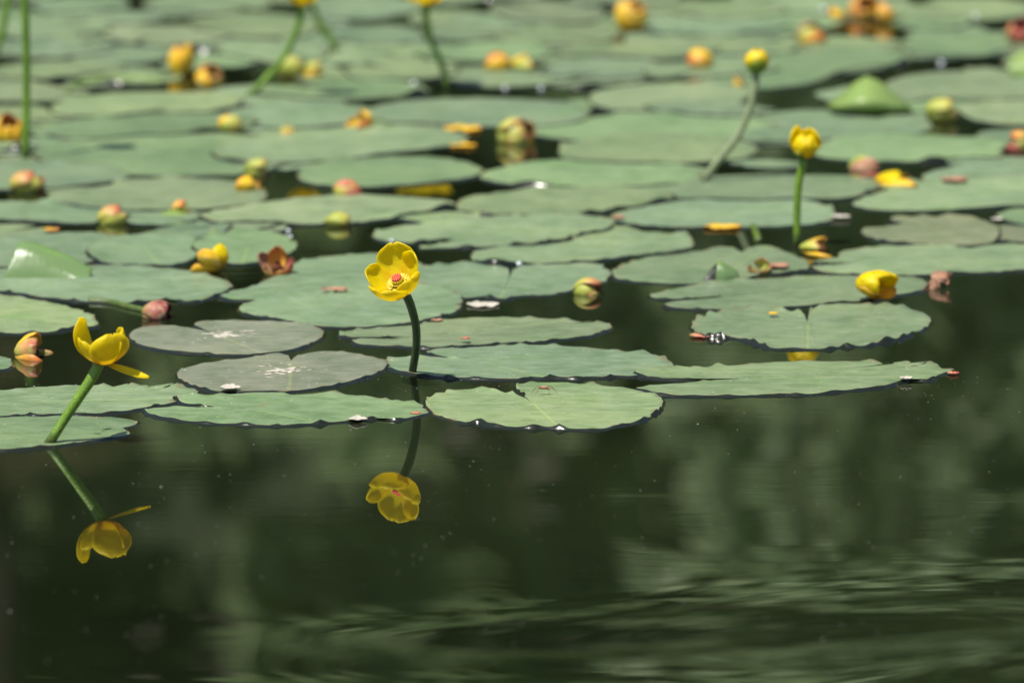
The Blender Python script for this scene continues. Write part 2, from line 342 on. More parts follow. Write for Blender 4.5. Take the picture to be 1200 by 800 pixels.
def crown_mesh(name, seed, w_, h_, nleaf, mat, z0):
    r = random.Random(seed); V = []; F = []
    clumps = []
    for k in range(60):
        a = r.uniform(0, 6.28); q = r.random() ** 0.6; zz = r.random()
        rad = w_ * (0.25 + 0.75 * math.sin(math.pi * (0.12 + 0.8 * zz)))
        clumps.append((math.cos(a) * q * rad, math.sin(a) * q * rad, z0 + zz * h_, r.uniform(0.4, 1.15) * w_ * 0.24))
    for i in range(nleaf):
        cx, cy, cz, cr = clumps[r.randrange(len(clumps))]
        d = Vector((r.gauss(0, 1), r.gauss(0, 1), r.gauss(0, 0.7))).normalized() * cr * (0.25 + 0.95 * r.random() ** 0.7)
        p = Vector((cx, cy, cz)) + d; s = r.uniform(0.07, 0.16)
        a = Vector((r.gauss(0, 1), r.gauss(0, 1), r.gauss(0, 1))).normalized(); b = a.orthogonal().normalized()
        o = len(V); V += [p - a * s, p + b * s * 0.5, p + a * s, p - b * s * 0.5]; F.append((o, o + 1, o + 2, o + 3))
    me = bpy.data.meshes.new(name); me.from_pydata([tuple(v) for v in V], [], F); me.materials.append(mat); me.update(); return me
def tree_trunk(name, seed, h_, r0):
    r = random.Random(seed); V = []; F = []
    def add(pts, rad):
        v, f, u = tube(pts, rad, 9, 10); o = len(V); V.extend(v); F.extend([tuple(i + o for i in q) for q in f])
    p0 = Vector((0, 0, -0.4)); p1 = Vector((r.uniform(-.2, .2), 0, h_ * 0.45)); p2 = Vector((r.uniform(-.5, .5), r.uniform(-.3, .3), h_ * 0.92))
    add([p0, p1, p2], [r0, r0 * 0.7, r0 * 0.15])
    for k in range(7):
        s = p1.lerp(p2, k / 8); a = r.uniform(0, 6.28)
        e = s + Vector((math.cos(a) * h_ * 0.2, math.sin(a) * h_ * 0.2, h_ * 0.14)); add([s, s.lerp(e, .5) + Vector((0, 0, .15)), e], [r0 * 0.35, r0 * 0.2, r0 * 0.06])
    me = bpy.data.meshes.new(name); me.from_pydata([tuple(v) for v in V], [], F); me.materials.append(BARK); me.update(); return me
CR = [crown_mesh('crown', 11, 2.5, 8.6, 24000, FOL[0], 1.4), crown_mesh('crown', 12, 2.9, 7.5, 24000, FOL[1], 0.6), crown_mesh('crown', 13, 2.5, 9.0, 24000, FOL[1], 1.2)]
TR = [tree_trunk('trunk', 3, 10.5, 0.26), tree_trunk('trunk', 4, 9.0, 0.22), tree_trunk('trunk', 5, 11.5, 0.28)]
trees = [(-2.5, 27.6, 0, 1.0), (3.0, 27.2, 1, 1.0), (-0.4, 30.0, 0, 0.9), (6.0, 30.5, 2, 1.0), (-4.6, 30.2, 1, 1.0), (7.2, 28.5, 2, 1.0), (-7.3, 28.2, 1, 1.0), (0.4, 31.5, 2, 1.15), (-5.0, 33, 2, 1.2), (5.2, 33, 0, 1.2), (-12, 29, 0, 1.1), (12, 29, 0, 1.1), (-17, 31, 2, 1.1), (17, 31, 1, 1.2)]
for i, (x, y, k, s) in enumerate(trees):
    t = empty('bank_tree', (x, y, 0.35), '%s leafy tree on the far bank, number %s from the left' % (('dark', 'pale', 'tall pale')[k], ('one', 'two', 'three', 'four', 'five', 'six', 'seven', 'eight', 'nine', 'ten', 'eleven', 'twelve', 'thirteen', 'fourteen')[sorted(q[0] for q in trees).index(x)]), 'tree', 'trees along the far bank')
    t.rotation_euler.z = i * 1.1; t.scale = (s, s, s)
    for nm, me in (('trunk', TR[k]), ('crown', CR[k])):
        o = bpy.data.objects.new(nm, me); col.objects.link(o); o.parent = t

SH = [crown_mesh('shrub_leaves', 21, 1.5, 4.3, 7000, FOL[1], 0.1), crown_mesh('shrub_leaves', 22, 1.3, 5.0, 7000, FOL[1], 0.1), crown_mesh('shrub_leaves', 23, 1.3, 4.2, 7000, FOL[0], 0.1)]  # added shrubs: pale ones brighten the mirrored water, dark ones dim it
sx = [-9.5, -7.6, -5.9, -4.1, -2.2, -0.5, 1.2, 2.9, 4.6, 6.4, 8.2, 10.0]
ords = ('first', 'second', 'third', 'fourth', 'fifth', 'sixth', 'seventh', 'eighth', 'ninth', 'tenth', 'eleventh', 'twelfth')
for i, x in enumerate(sx):
    o = bpy.data.objects.new('added_shrub', SH[2 if -6 < x < -1 else i % 2]); col.objects.link(o); o.location = (x, 25.9 + 0.4 * math.sin(i * 2.3), 0.0)
    sc_ = 1 + 0.12 * math.sin(i * 1.7); o.scale = (sc_, sc_, sc_); o.rotation_euler.z = i * 0.9
    tag(o, '%s shrub added for the water reflection, %s from the left' % ('dull dark green' if -6 < x < -1 else 'pale green', ords[i]), 'shrub', 'shrubs added along the far water line for the reflection')

# ------------------------------------------------------------------ lily pads
BASE = 0.0013
def und(x, y):
    return 0.0008 * mnoise.noise(Vector((x * 14, y * 11, 0.3))) + 0.00035 * mnoise.noise(Vector((x * 45, y * 30, 4.1)))
def fieldU(X, Y): return np.array([und(a, b) for a, b in zip(X, Y)])
GREENS = [(1, 1, 1), (0.92, 1.0, 0.88), (1.04, 1.01, 0.90), (0.92, 0.97, 1.02), (1.08, 1.02, 1.02), (0.97, 1.0, 1.1)]
PURPLE = (1.10, 0.87, 1.14); BROWN = (1.06, 0.86, 0.88)
LEAVES = []      # dicts
def pad(label, c, pts, open_=False, tint=None, lift=0.5, prio=None, name='lily_pad', cat='lily pad', seed=None):
    LEAVES.append(dict(label=label, c=c, pts=pts, open=open_, tint=tint, lift=lift, prio=prio, name=name, cat=cat, seed=len(LEAVES) if seed is None else seed))
def ell(label, cx, cy, rx, ry, skew=0.0, tint=None, lift=0.25, prio=None, notch=None):
    r = random.Random(int(cx * 31 + cy * 17)); pts = []
    n0 = notch if notch is not None else r.choice([0.1, 0.9, 3.2, 2.7, 4.0, 5.6, 0.6, 2.2])
    K = 22; e = r.uniform(0.85, 1.0)
    for k in range(K + 1):
        a = n0 + 0.10 + (2 * math.pi - 0.20) * k / K
        q = 1 + 0.07 * math.sin(2 * a + cx) + 0.05 * math.sin(3 * a + cy) + 0.03 * math.sin(5 * a + cx * 2) + r.uniform(-0.035, 0.035)
        pts.append((cx + rx * q * math.cos(a) * e, cy + ry * q * math.sin(a) + skew * math.cos(a)))
    pad(label, (cx + rx * 0.12 * math.cos(n0), cy + ry * 0.12 * math.sin(n0)), pts, True, tint, lift, prio)

# --- nearest rows, traced
pad('small tip of a pad poking in left below the half open pink bud', (-30, 425), [(-70, 414), (-10, 416), (6, 418), (13, 425), (9, 431), (-10, 434), (-70, 436)], prio=3)
pad('long green pad behind the leaning stalk of the left flower', (31, 471), [(-70, 474), (-78, 466), (-60, 458), (0, 457), (60, 452), (110, 451), (140, 453), (148, 451), (157, 449), (168, 452), (185, 456), (196, 454), (208, 449), (216, 453), (229, 457), (233, 460), (228, 464), (210, 466), (204, 471), (180, 475), (150, 481), (120, 484), (60, 487), (0, 488), (-60, 488), (-82, 480), (-68, 475.5), (-10, 472)], True, prio=4, lift=0.5)
pad('pad with torn right end that the left flower stalk crosses at the water', (44, 505), [(66, 500), (90, 501), (112, 503), (145, 500), (161, 494), (146, 490), (110, 488), (60, 487), (0, 489), (-60, 492), (-80, 502), (-70, 520), (-40, 526), (0, 527), (30, 525), (60, 522), (100, 517), (130, 512), (151, 508), (147, 503), (136, 499), (124, 504), (116, 508), (102, 506), (80, 503)], True, prio=3, lift=0.3)
pad('long front pad reaching from the left flower to the main flower reflection', (302, 481), [(276, 474.5), (250, 475), (222, 473), (208, 469), (209, 464), (228, 463), (262, 463), (292, 460), (330, 460), (345, 462), (370, 460.5), (385, 459), (410, 462), (440, 465), (460, 469), (475, 470.5), (490, 472), (500, 478), (501, 483), (482, 488), (465, 491), (445, 489), (420, 491), (400, 493), (360, 496), (320, 497.5), (280, 496), (240, 494.5), (200, 490), (180, 486), (170, 481), (184, 478), (208, 476), (245, 477.5), (274, 477)], True, prio=6, lift=0.6)
pad('round pad at the front edge with a small brown insect near its notch', (622, 471), [(615, 466), (604, 462), (585, 459), (565, 456), (540, 456), (520, 459), (505, 464), (499, 471), (502, 480), (512, 486), (530, 491), (545, 495), (560, 494), (575, 497), (600, 500), (620, 500), (640, 500), (660, 501), (690, 502.5), (705, 502), (722, 498), (738, 495), (755, 491), (768, 483), (775, 476), (777, 469), (769, 463), (750, 457), (720, 453), (680, 450), (640, 448.5), (612, 450), (605, 453), (608, 458), (616, 464)], True, prio=7, lift=1.0)
pad('purplish pad with white bird droppings, lower of the two purple pads', (341, 423), [(338, 417), (326, 414), (305, 416), (280, 420), (240, 425), (213, 432), (208, 439), (215, 447), (232, 454), (255, 458), (285, 459.5), (310, 459), (340, 458), (365, 455), (385, 452), (405, 448), (430, 441), (447, 434), (453, 427), (445, 421), (425, 416), (400, 412), (375, 412), (352, 416), (345, 419)], True, tint=PURPLE, prio=7, lift=0.35)
pad('purplish grey pad left of centre, upper of the two purple pads', (252, 391), [(240, 387), (215, 383), (190, 381), (165, 384), (153, 390), (155, 398), (166, 404), (182, 408), (202, 411), (230, 413), (260, 415), (295, 415), (320, 413), (345, 408), (368, 401), (380, 391), (366, 382), (335, 378), (300, 376), (260, 375.5), (236, 376.5), (228, 380), (240, 385)], True, tint=PURPLE, prio=8, lift=0.25)
pad('wide pad at whose left front the main flower stalk meets the water', (568, 425), [(548, 418.5), (520, 417.5), (500, 414), (506, 410), (530, 406.5), (560, 404.5), (600, 404), (650, 405), (700, 408), (735, 412), (748, 412), (765, 416), (782, 422), (788, 429), (780, 433), (762, 437), (740, 440.5), (725, 440), (700, 442), (670, 443), (655, 442), (630, 442.5), (600, 444), (560, 443), (520, 441), (480, 437), (460, 432), (453, 425), (456, 420), (480, 418.5), (510, 418.5), (545, 420.5)], True, prio=5, lift=0.75)
pad('pad just behind the main flower stalk with a small pink scrap on it', (525, 390), [(468, 395), (440, 394), (412, 395), (397, 392), (412, 387), (440, 383.5), (480, 381), (510, 376), (530, 373.5), (560, 372), (600, 372), (650, 374), (690, 377.5), (704, 376), (714, 379), (716, 384), (706, 388), (690, 393), (660, 396.5), (630, 400), (590, 403.5), (555, 406), (520, 408), (470, 405.5), (440, 404.5), (413, 401), (422, 397.5), (446, 396.5), (470, 396.5)], True, prio=6, lift=0.6)
pad('broad pad directly behind the main flower head and stalk', (408, 358), [(281, 361), (288, 356), (305, 351), (345, 346), (385, 345), (420, 341), (450, 336), (480, 333), (512, 336), (532, 343), (541, 352), (540, 360), (532, 366), (505, 372), (472, 378), (440, 381.5), (400, 383), (372, 382), (340, 376), (310, 371), (285, 366)], False, prio=4, lift=0.5)
pad('pad to the left behind the main flower, right of the red and orange wreck', (400, 322), [(258, 347), (264, 343), (292, 337), (312, 328), (338, 317), (346, 308), (370, 302), (410, 298), (440, 297), (480, 303), (500, 315), (492, 330), (450, 341), (410, 347), (370, 349), (320, 351), (275, 351)], False, prio=1, lift=0.4)
pad('pad right of the main flower head, in front of the green and pink bud', (591, 339), [(597, 324), (594, 315), (575, 309), (550, 307), (520, 309), (494, 315), (484, 322), (488, 331), (502, 339), (525, 346), (545, 349), (570, 347), (590, 350), (610, 346), (635, 345.5), (660, 342), (680, 336.5), (705, 331), (715, 323), (712, 315), (698, 309), (680, 307), (640, 310), (612, 312), (602, 316), (600, 324)], True, prio=3, lift=0.6)
pad('pad at the left edge just above the half open pink bud', (-5, 368), [(-80, 352), (-40, 347), (0, 346), (40, 351), (75, 358), (100, 366), (112, 375), (112, 382), (85, 384), (62, 388), (40, 390), (10, 390), (-40, 392), (-85, 385)], False, prio=3, lift=0.7)
pad('very wide pad with a raised glossy folded lobe at the left edge', (75, 334), [(-75, 328), (-40, 320), (0, 315), (60, 313), (105, 311.5), (130, 311), (160, 312), (200, 315), (240, 321), (262, 328), (273, 336), (268, 342), (245, 348), (235, 352), (215, 353), (200, 350), (180, 352), (150, 355), (100, 353), (70, 350), (40, 347), (15, 343), (0, 341), (-40, 342), (-72, 338)], False, prio=3, lift=0.7)
pad('round notched pad in front of the fallen yellow flower, with a ruffled wet rim', (946, 378), [(943, 370), (932, 367), (918, 363.5), (900, 361), (870, 362), (840, 366), (820, 373), (811, 381), (819, 391), (836, 395.5), (855, 395), (875, 398), (890, 403), (910, 408), (930, 408), (955, 408.5), (972, 408), (988, 405), (1004, 405), (1018, 404), (1035, 399), (1050, 397), (1068, 391), (1082, 385), (1090, 378), (1087, 370), (1075, 364), (1050, 360), (1010, 356), (985, 356), (962, 359), (949, 365), (949, 371)], True, prio=7, lift=1.15)
pad('long frontmost right pad with a wavy tip and a pink scrap at its end', (872, 443), [(838, 441.5), (800, 444), (765, 442), (744, 437), (770, 432), (800, 429.5), (830, 429), (841, 424.5), (852, 427.5), (880, 426), (920, 424), (960, 423), (1000, 423), (1025, 422), (1040, 427), (1062, 423.5), (1076, 429.5), (1091, 423), (1100, 428.5), (1104, 432), (1115, 431.5), (1118, 434.5), (1105, 437), (1096, 441.5), (1085, 445), (1070, 444), (1060, 446), (1040, 451), (1010, 455), (980, 458), (950, 461), (920, 461.5), (880, 462.5), (840, 463), (800, 463), (770, 461), (746, 455), (762, 452), (800, 449.5), (840, 445)], True, prio=8, lift=0.4, tint=(1.06, 1.05, 0.95))
pad('long pad under the fallen yellow flower, split at its left end', (890, 343), [(860, 343.5), (830, 347), (800, 349.5), (775, 349.5), (761, 346), (776, 341), (800, 336), (830, 331), (870, 328), (910, 326), (950, 323), (975, 323.5), (1000, 322), (1040, 323), (1070, 325), (1085, 330), (1087, 336), (1075, 341.5), (1050, 345.5), (1010, 352), (985, 353.5), (955, 357), (930, 359), (900, 361), (870, 362), (830, 362), (800, 361), (778, 358), (786, 354), (820, 350.5), (862, 345.5)], True, prio=5, lift=0.4)
pad('pad with a curled up green flap, right of the green and pink bud', (858, 316), [(717, 320), (726, 312), (745, 305), (770, 300), (800, 297), (830, 292), (845, 288), (862, 292), (869, 295), (881, 290), (900, 288), (915, 293), (935, 300), (947, 308), (944, 316), (920, 319), (890, 322), (866, 328), (840, 330), (820, 331.5), (800, 332), (770, 331), (740, 329), (721, 325)], False, prio=4, lift=0.5)
pad('wide pad at the right edge behind the dead brown leaf scrap', (1085, 306), [(1020, 304), (985, 308), (955, 309), (958, 305), (980, 302), (985, 296), (1000, 292), (1060, 288.5), (1110, 287), (1135, 291), (1150, 288.5), (1180, 287), (1260, 290), (1270, 302), (1260, 316), (1200, 317), (1185, 317), (1170, 319), (1150, 319), (1120, 319), (1100, 321), (1075, 322.5), (1040, 324), (1000, 322.5), (970, 319), (949, 314.5), (985, 310), (1020, 307)], True, prio=5, lift=0.6)
pad('brownish ragged pad at right with a pale green midrib', (1118, 275), [(1009, 272), (1016, 268), (1040, 265.5), (1058, 263), (1044, 257), (1052, 252.5), (1066, 254), (1082, 252), (1098, 254), (1112, 251), (1130, 252), (1148, 257), (1160, 262), (1170, 270), (1167, 281), (1155, 286), (1130, 287), (1080, 286), (1040, 282), (1020, 278)], False, tint=BROWN, prio=4, lift=0.4)
pad('brownish pad cut by the right edge beside the ragged brown pad', (1215, 275), [(1150, 268), (1175, 264), (1200, 265), (1250, 268), (1268, 276), (1255, 286), (1200, 284), (1170, 280)], False, tint=BROWN, prio=2, lift=0.3)
pad('small green pad end at the right edge above the brown pads', (1220, 254), [(1169, 251), (1180, 247), (1200, 244), (1250, 244), (1265, 252), (1250, 262), (1200, 262), (1180, 258)], False, prio=3, lift=0.3)
pad('wide pad at right just in front of the yellow and red floating flowers', (1106, 230), [(1000, 239), (1008, 233), (1035, 224), (1060, 216), (1100, 211), (1200, 207), (1250, 208), (1270, 222), (1255, 237), (1200, 240), (1150, 243), (1100, 246), (1050, 246.5), (1015, 244)], False, prio=4, lift=0.4)
pad('pad at the right edge, right of the yellow and red floating flowers', (1160, 202), [(1080, 208), (1090, 202), (1120, 195), (1160, 190), (1200, 187), (1250, 187), (1265, 200), (1250, 212), (1200, 214), (1140, 215), (1100, 214)], False, prio=2, lift=0.3)
pad('pad behind the stalk of the small closed yellow flower', (900, 219), [(770, 226), (800, 215), (840, 206), (900, 204.5), (960, 205), (1000, 206), (1025, 213), (1030, 220), (1010, 229), (985, 232), (940, 233), (880, 235), (820, 234), (785, 231)], False, prio=3, lift=0.3)
pad('pad crossed by the straight stalk of the small closed yellow flower', (870, 249), [(716, 254), (735, 246), (770, 240), (800, 236), (860, 233), (940, 234), (965, 240), (977, 250), (974, 258), (950, 262), (900, 265), (850, 266), (800, 266), (755, 264), (725, 260)], False, prio=2, lift=0.3)
pad('pad behind the closed yellow flower head, left of the pink bud at the right edge', (1060, 175), [(955, 181), (965, 170), (990, 162), (1050, 158), (1120, 160), (1170, 165), (1176, 177), (1165, 186), (1140, 184), (1122, 184), (1110, 188), (1050, 189.5), (1000, 188), (970, 185)], False, prio=4, lift=0.3)
pad('pad lying in front of the rolled green leaf', (985, 150), [(868, 162), (880, 155), (920, 147), (970, 141), (1060, 137), (1085, 141), (1092, 149), (1078, 156), (1040, 160), (980, 164), (930, 167), (890, 167)], False, prio=3, lift=0.2)
pad('small pad right of the green and red bud at the right edge', (1200, 132), [(1124, 130), (1140, 124), (1180, 120), (1250, 121), (1265, 131), (1250, 143), (1200, 146), (1160, 144), (1135, 138)], False, prio=2, lift=0.2)
pad('short pad tip at the right edge above the pink bud', (1205, 160), [(1145, 158), (1160, 153), (1200, 151), (1250, 153), (1262, 162), (1250, 174), (1200, 172), (1160, 168)], False, prio=1, lift=0.2)
pad('pad right of the rolled green leaf, behind the green and red bud', (1140, 101), [(1030, 106), (1045, 94), (1080, 86), (1140, 83), (1200, 85), (1250, 90), (1262, 102), (1250, 112), (1200, 116), (1140, 118), (1115, 115), (1085, 117), (1055, 124), (1035, 117)], False, prio=2, lift=0.2)
pad('oval pad near the top right corner, left of the red bud', (1120, 51), [(1058, 52), (1070, 43), (1100, 38), (1140, 38), (1170, 43), (1187, 52), (1180, 60), (1150, 65), (1100, 67), (1068, 63)], False, prio=3, lift=0.2)
pad('broad pad right of the tall flower bud with the curved stalk', (960, 78), [(820, 95), (850, 85), (880, 72), (920, 63), (960, 57), (1020, 56), (1065, 62), (1066, 71), (1030, 78), (985, 85), (950, 97), (905, 103), (860, 104), (825, 101)], False, prio=2, lift=0.2)
pad('pad in the centre far back in front of dark water, left of the curved stalk', (790, 113), [(690, 116), (700, 107), (740, 99.5), (790, 97), (850, 100), (880, 106), (872, 117), (850, 126), (800, 130), (750, 131), (710, 128), (693, 122)], False, prio=3, lift=0.2)
pad('pad behind the round pale green bud', (560, 132), [(430, 133), (450, 122), (490, 117), (560, 115.5), (640, 118), (678, 125), (690, 135), (670, 145), (620, 149), (540, 147.5), (470, 146), (440, 140)], False, prio=3, lift=0.2)
pad('pad right of the round pale green bud', (760, 175), [(655, 178), (665, 168), (700, 162), (760, 158), (820, 160), (870, 165), (888, 175), (870, 185), (820, 190), (760, 192), (700, 190), (665, 186)], False, prio=3, lift=0.2)
pad('wide pad in front of and right of the round pale green bud', (690, 203), [(563, 208), (575, 200), (620, 190), (680, 186), (750, 188), (800, 195), (822, 205), (812, 212), (780, 217), (720, 220.5), (650, 219), (600, 216)], False, prio=2, lift=0.3)
pad('pad behind the round pale green bud reaching right to the curved stalk', (760, 148), [(615, 153), (660, 145), (700, 137), (780, 133), (860, 136), (905, 146), (885, 158), (830, 163), (740, 165), (660, 163)], False, prio=1, lift=0.2)
pad('pad just behind the long yellow flower reflection', (470, 201), [(350, 205), (365, 195), (400, 187), (470, 183), (530, 186), (560, 195), (565, 203), (540, 210), (480, 216), (430, 219), (380, 217), (355, 212)], False, prio=4, lift=0.3)
pad('long pad left of the two floating yellow petals', (400, 170), [(250, 178), (300, 162), (380, 153), (450, 150), (520, 153), (548, 160), (540, 168), (500, 174), (440, 180), (400, 187), (330, 193), (270, 190)], False, prio=3, lift=0.3)
pad('pad behind the green bud whose dark leaf curls up, left part', (190, 228), [(55, 232), (75, 223), (130, 218), (145, 212), (200, 209), (270, 212), (300, 219), (313, 230), (300, 238), (260, 243), (200, 247), (150, 248), (90, 242)], False, prio=3, lift=0.3)
pad('pad behind the small green bud and below the red and pink bud', (390, 244), [(235, 253), (260, 246), (300, 239), (350, 232), (420, 228), (480, 231), (530, 237), (522, 247), (480, 252), (440, 258), (400, 262), (350, 263), (290, 263), (250, 261)], False, prio=4, lift=0.4)
pad('pad at the left edge left of the pink and green bud pair', (30, 250), [(-75, 248), (-50, 240), (0, 236), (60, 238), (110, 243), (150, 252), (140, 258), (110, 261), (60, 260), (12, 258), (-40, 262), (-70, 257)], False, prio=2, lift=0.4)
pad('pad behind the dull yellow opened flower, centre left', (170, 291), [(103, 295), (115, 285), (140, 277), (190, 273), (225, 279), (231, 290), (225, 303), (200, 310), (160, 311), (120, 307)], False, prio=4, lift=0.4)
pad('rounded pad right behind the yellow and red wrecked flowers', (290, 289), [(228, 291), (240, 279), (280, 272), (320, 273), (343, 280), (347, 290), (330, 300), (300, 307), (280, 309), (250, 302)], False, prio=5, lift=0.4)
pad('pad at the left edge behind the raised glossy folded lobe', (40, 292), [(-80, 292), (-50, 284), (0, 280), (60, 274), (110, 272), (140, 280), (122, 295), (100, 308), (40, 312), (-50, 310)], False, prio=2, lift=0.4)
pad('long ragged pad behind the main flower, right of the small green bud', (585, 268), [(437, 277), (445, 270), (480, 264), (520, 261), (560, 256), (620, 253), (680, 252), (715, 258), (718, 266), (702, 272), (685, 274), (668, 279), (652, 280), (630, 285), (610, 285), (580, 288), (530, 290), (492, 290), (510, 286), (538, 280), (520, 279.5), (490, 284), (460, 284)], False, prio=5, lift=0.9)
pad('long pad between the long yellow reflection and the brown pink scrap', (660, 236), [(535, 243), (545, 232), (600, 224.5), (680, 221), (750, 222), (785, 227), (788, 233), (770, 238), (722, 243), (700, 249), (650, 252), (580, 251), (545, 249)], False, prio=4, lift=0.4)
pad('pad behind the green and pink bud, in front of the brown pink scrap', (680, 293), [(553, 299), (560, 293), (600, 289), (640, 287), (700, 280), (740, 275), (760, 272), (790, 275), (812, 283), (808, 290), (780, 295), (750, 298), (720, 302), (690, 306), (660, 309), (620, 308), (585, 311), (560, 308)], False, prio=6, lift=0.5)
pad('small pad end beside the brown pink scrap', (715, 274), [(668, 276), (690, 268), (720, 264), (745, 268), (752, 275), (735, 282), (700, 286), (676, 284)], False, prio=3, lift=0.3)
pad('pad left of the pink and yellow bud in the far left', (170, 121), [(60, 126), (80, 116), (140, 109), (200, 108), (265, 112), (285, 119), (262, 127), (215, 133), (185, 129), (150, 133), (90, 138), (65, 134)], False, prio=5, lift=0.3)
pad('long pad in front of the pink and yellow bud, left side', (170, 148), [(38, 155), (60, 146), (130, 138), (200, 132), (260, 134), (300, 141), (290, 150), (240, 156), (160, 161), (100, 165), (50, 163)], False, prio=3, lift=0.3)
pad('very wide pad behind the small red and yellow bud, left side', (200, 180), [(38, 181), (80, 167), (150, 159), (240, 156), (290, 158), (330, 165), (345, 180), (330, 194), (290, 203), (220, 206.5), (150, 205), (90, 198)], False, prio=2, lift=0.3)
pad('pad at the left edge behind the green and pink round bud', (50, 205), [(-75, 206), (-50, 197), (0, 192), (60, 190), (120, 195), (150, 205), (145, 212), (100, 216), (55, 221), (0, 222), (-55, 220)], False, prio=4, lift=0.3)
pad('pad right of the pink and yellow bud, below the leaning flower stalk', (350, 137), [(258, 136), (290, 126), (350, 122), (420, 124), (442, 132), (420, 142), (380, 149), (320, 151), (280, 147)], False, prio=2, lift=0.3)
# --- far rows, blurred in the photograph: shape and place only
far = [
 ('pad behind the base of the leaning flower stalk', 405, 106, 105, 11), ('pad right of the fallen orange and yellow pair', 715, 82, 92, 11),
 ('pad under the fallen orange and yellow pair', 590, 90, 95, 11), ('pad left of the fallen orange and yellow pair', 470, 82, 85, 12),
 ('pad between the leaning flower stalk and the middle flower stalk', 395, 64, 75, 12), ('pad behind the fallen orange and yellow pair', 570, 62, 88, 10),
 ('pad left of the round orange bud', 655, 42, 78, 13), ('pad in front of the round orange bud', 745, 60, 100, 10),
 ('pad left of the small round orange bud', 830, 82, 80, 10), ('pad behind the tall bud on the curved stalk', 850, 56, 85, 10),
 ('pad right of the round orange bud', 830, 33, 92, 10), ('pad left of the green and orange bud', 900, 30, 85, 11),
 ('pad in front of the green and orange bud', 1000, 52, 60, 9), ('topmost pad right of the round orange bud', 830, 10, 95, 11),
 ('topmost pad right of the golden fallen pair', 1125, 12, 98, 13), ('topmost pad behind the golden fallen pair', 960, 6, 80, 9),
 ('topmost pad left of the round orange bud', 640, 14, 82, 13), ('topmost pad right of the flower cut by the top edge', 545, 38, 55, 11),
 ('topmost pad between the two flowers cut by the top edge', 425, 8, 72, 14), ('pad between the two flower stalks at the top', 440, 42, 62, 12),
 ('pad behind the leaning flower stalk at the top', 300, 30, 88, 13), ('topmost pad above the pink and orange bud pair', 245, 4, 80, 12),
 ('pad left of the leaning flower stalk behind dark water', 320, 60, 78, 12), ('pad just above the pink and orange bud pair', 195, 42, 80, 12),
 ('topmost pad right of the tall left stalk', 90, 6, 70, 11), ('pad crossed by the tall left stalk near the top', 50, 33, 85, 11),
 ('pad left of the pink and orange bud pair', 150, 64, 88, 10), ('pad crossed by the tall left stalk halfway up', 45, 58, 90, 10),
 ('pad right of the tall left stalk, behind the bright green strip', 60, 82, 92, 10), ('pad left of the bright green strip', 20, 108, 85, 12),
 ('pad at the left edge behind the golden round bud', 20, 134, 75, 11), ('pad left of the golden round bud base', 110, 168, 90, 9),
 ('pad at the right edge in front of the red bud', 1235, 70, 60, 13), ('topmost pad above the dark gap, far left', 5, -8, 75, 9),
 ('pad behind the rolled green leaf', 1010, 110, 62, 9), ('topmost pad left of the green and orange bud', 735, -2, 70, 9),
 ('pad in front of the small orange dot', 830, 128, 78, 8), ('pad left of the red and orange wrecked flower', 395, 277, 60, 6),
]
TINTS = {'topmost pad left of the round orange bud': (1.03, 0.95, 0.96), 'pad just above the pink and orange bud pair': (1.08, 0.96, 0.98)}
far += [
 ('half hidden pad below the topmost pad at the far left', 120, 20, 75, 9), ('half hidden pad left of the tall pink orange bud', 110, 84, 80, 8),
 ('half hidden pad behind the bright green strip', 160, 92, 60, 7), ('half hidden pad between the two far left stalks', 20, 20, 60, 8),
 ('half hidden pad right of the yellow green bud', 410, 90, 70, 8), ('half hidden pad above the leaning stalk foot', 390, 46, 80, 8),
 ('half hidden pad left of the middle flower stalk', 465, 62, 70, 8), ('half hidden pad behind the middle flower stalk top', 520, 20, 50, 7),
 ('half hidden pad behind the pale orange bud of the far pair', 620, 52, 80, 8), ('half hidden pad left of the round orange bud reflection', 690, 70, 80, 8),
 ('half hidden pad right of the round orange bud reflection', 790, 46, 80, 8), ('half hidden pad right of the small round orange bud', 900, 90, 60, 7),
 ('half hidden pad behind the green and orange bud', 930, 22, 70, 7), ('half hidden pad right of the small golden cup', 1090, 28, 50, 6),
 ('half hidden pad behind the tall bud head', 870, 68, 70, 7), ('half hidden pad at the top between the orange bud and tall bud', 770, 20, 70, 7),
 ('half hidden pad right of the oval pad at the right edge', 1200, 58, 60, 8), ('half hidden pad behind the leaning stalk near its middle', 260, 52, 70, 8),
 ('half hidden pad beside the pink and yellow bud', 330, 118, 80, 8), ('half hidden pad left of the pale orange pointed flower', 360, 152, 70, 7),
 ('half hidden pad behind the small closed yellow flower stalk', 900, 192, 40, 5), ('half hidden pad in front of the topmost pads, centre', 590, 26, 70, 8),
 ('half hidden pad right of the fallen pair below the top', 700, 96, 60, 6), ('half hidden pad beneath the curved stalk foot', 790, 200, 60, 6),
 ('half hidden pad in front of the golden bud at the left edge', 40, 170, 60, 7), ('half hidden pad beside the round pink and green bud', 90, 226, 40, 5),
]
for (lb, cx, cy, rx, ry) in far:
    if lb.startswith('pad left of the red and orange'): continue
    ell(lb, cx, cy, rx, ry, skew=rng.uniform(-3, 3), tint=TINTS.get(lb), prio=rng.uniform(-2, -1) if lb.startswith('half') else None)

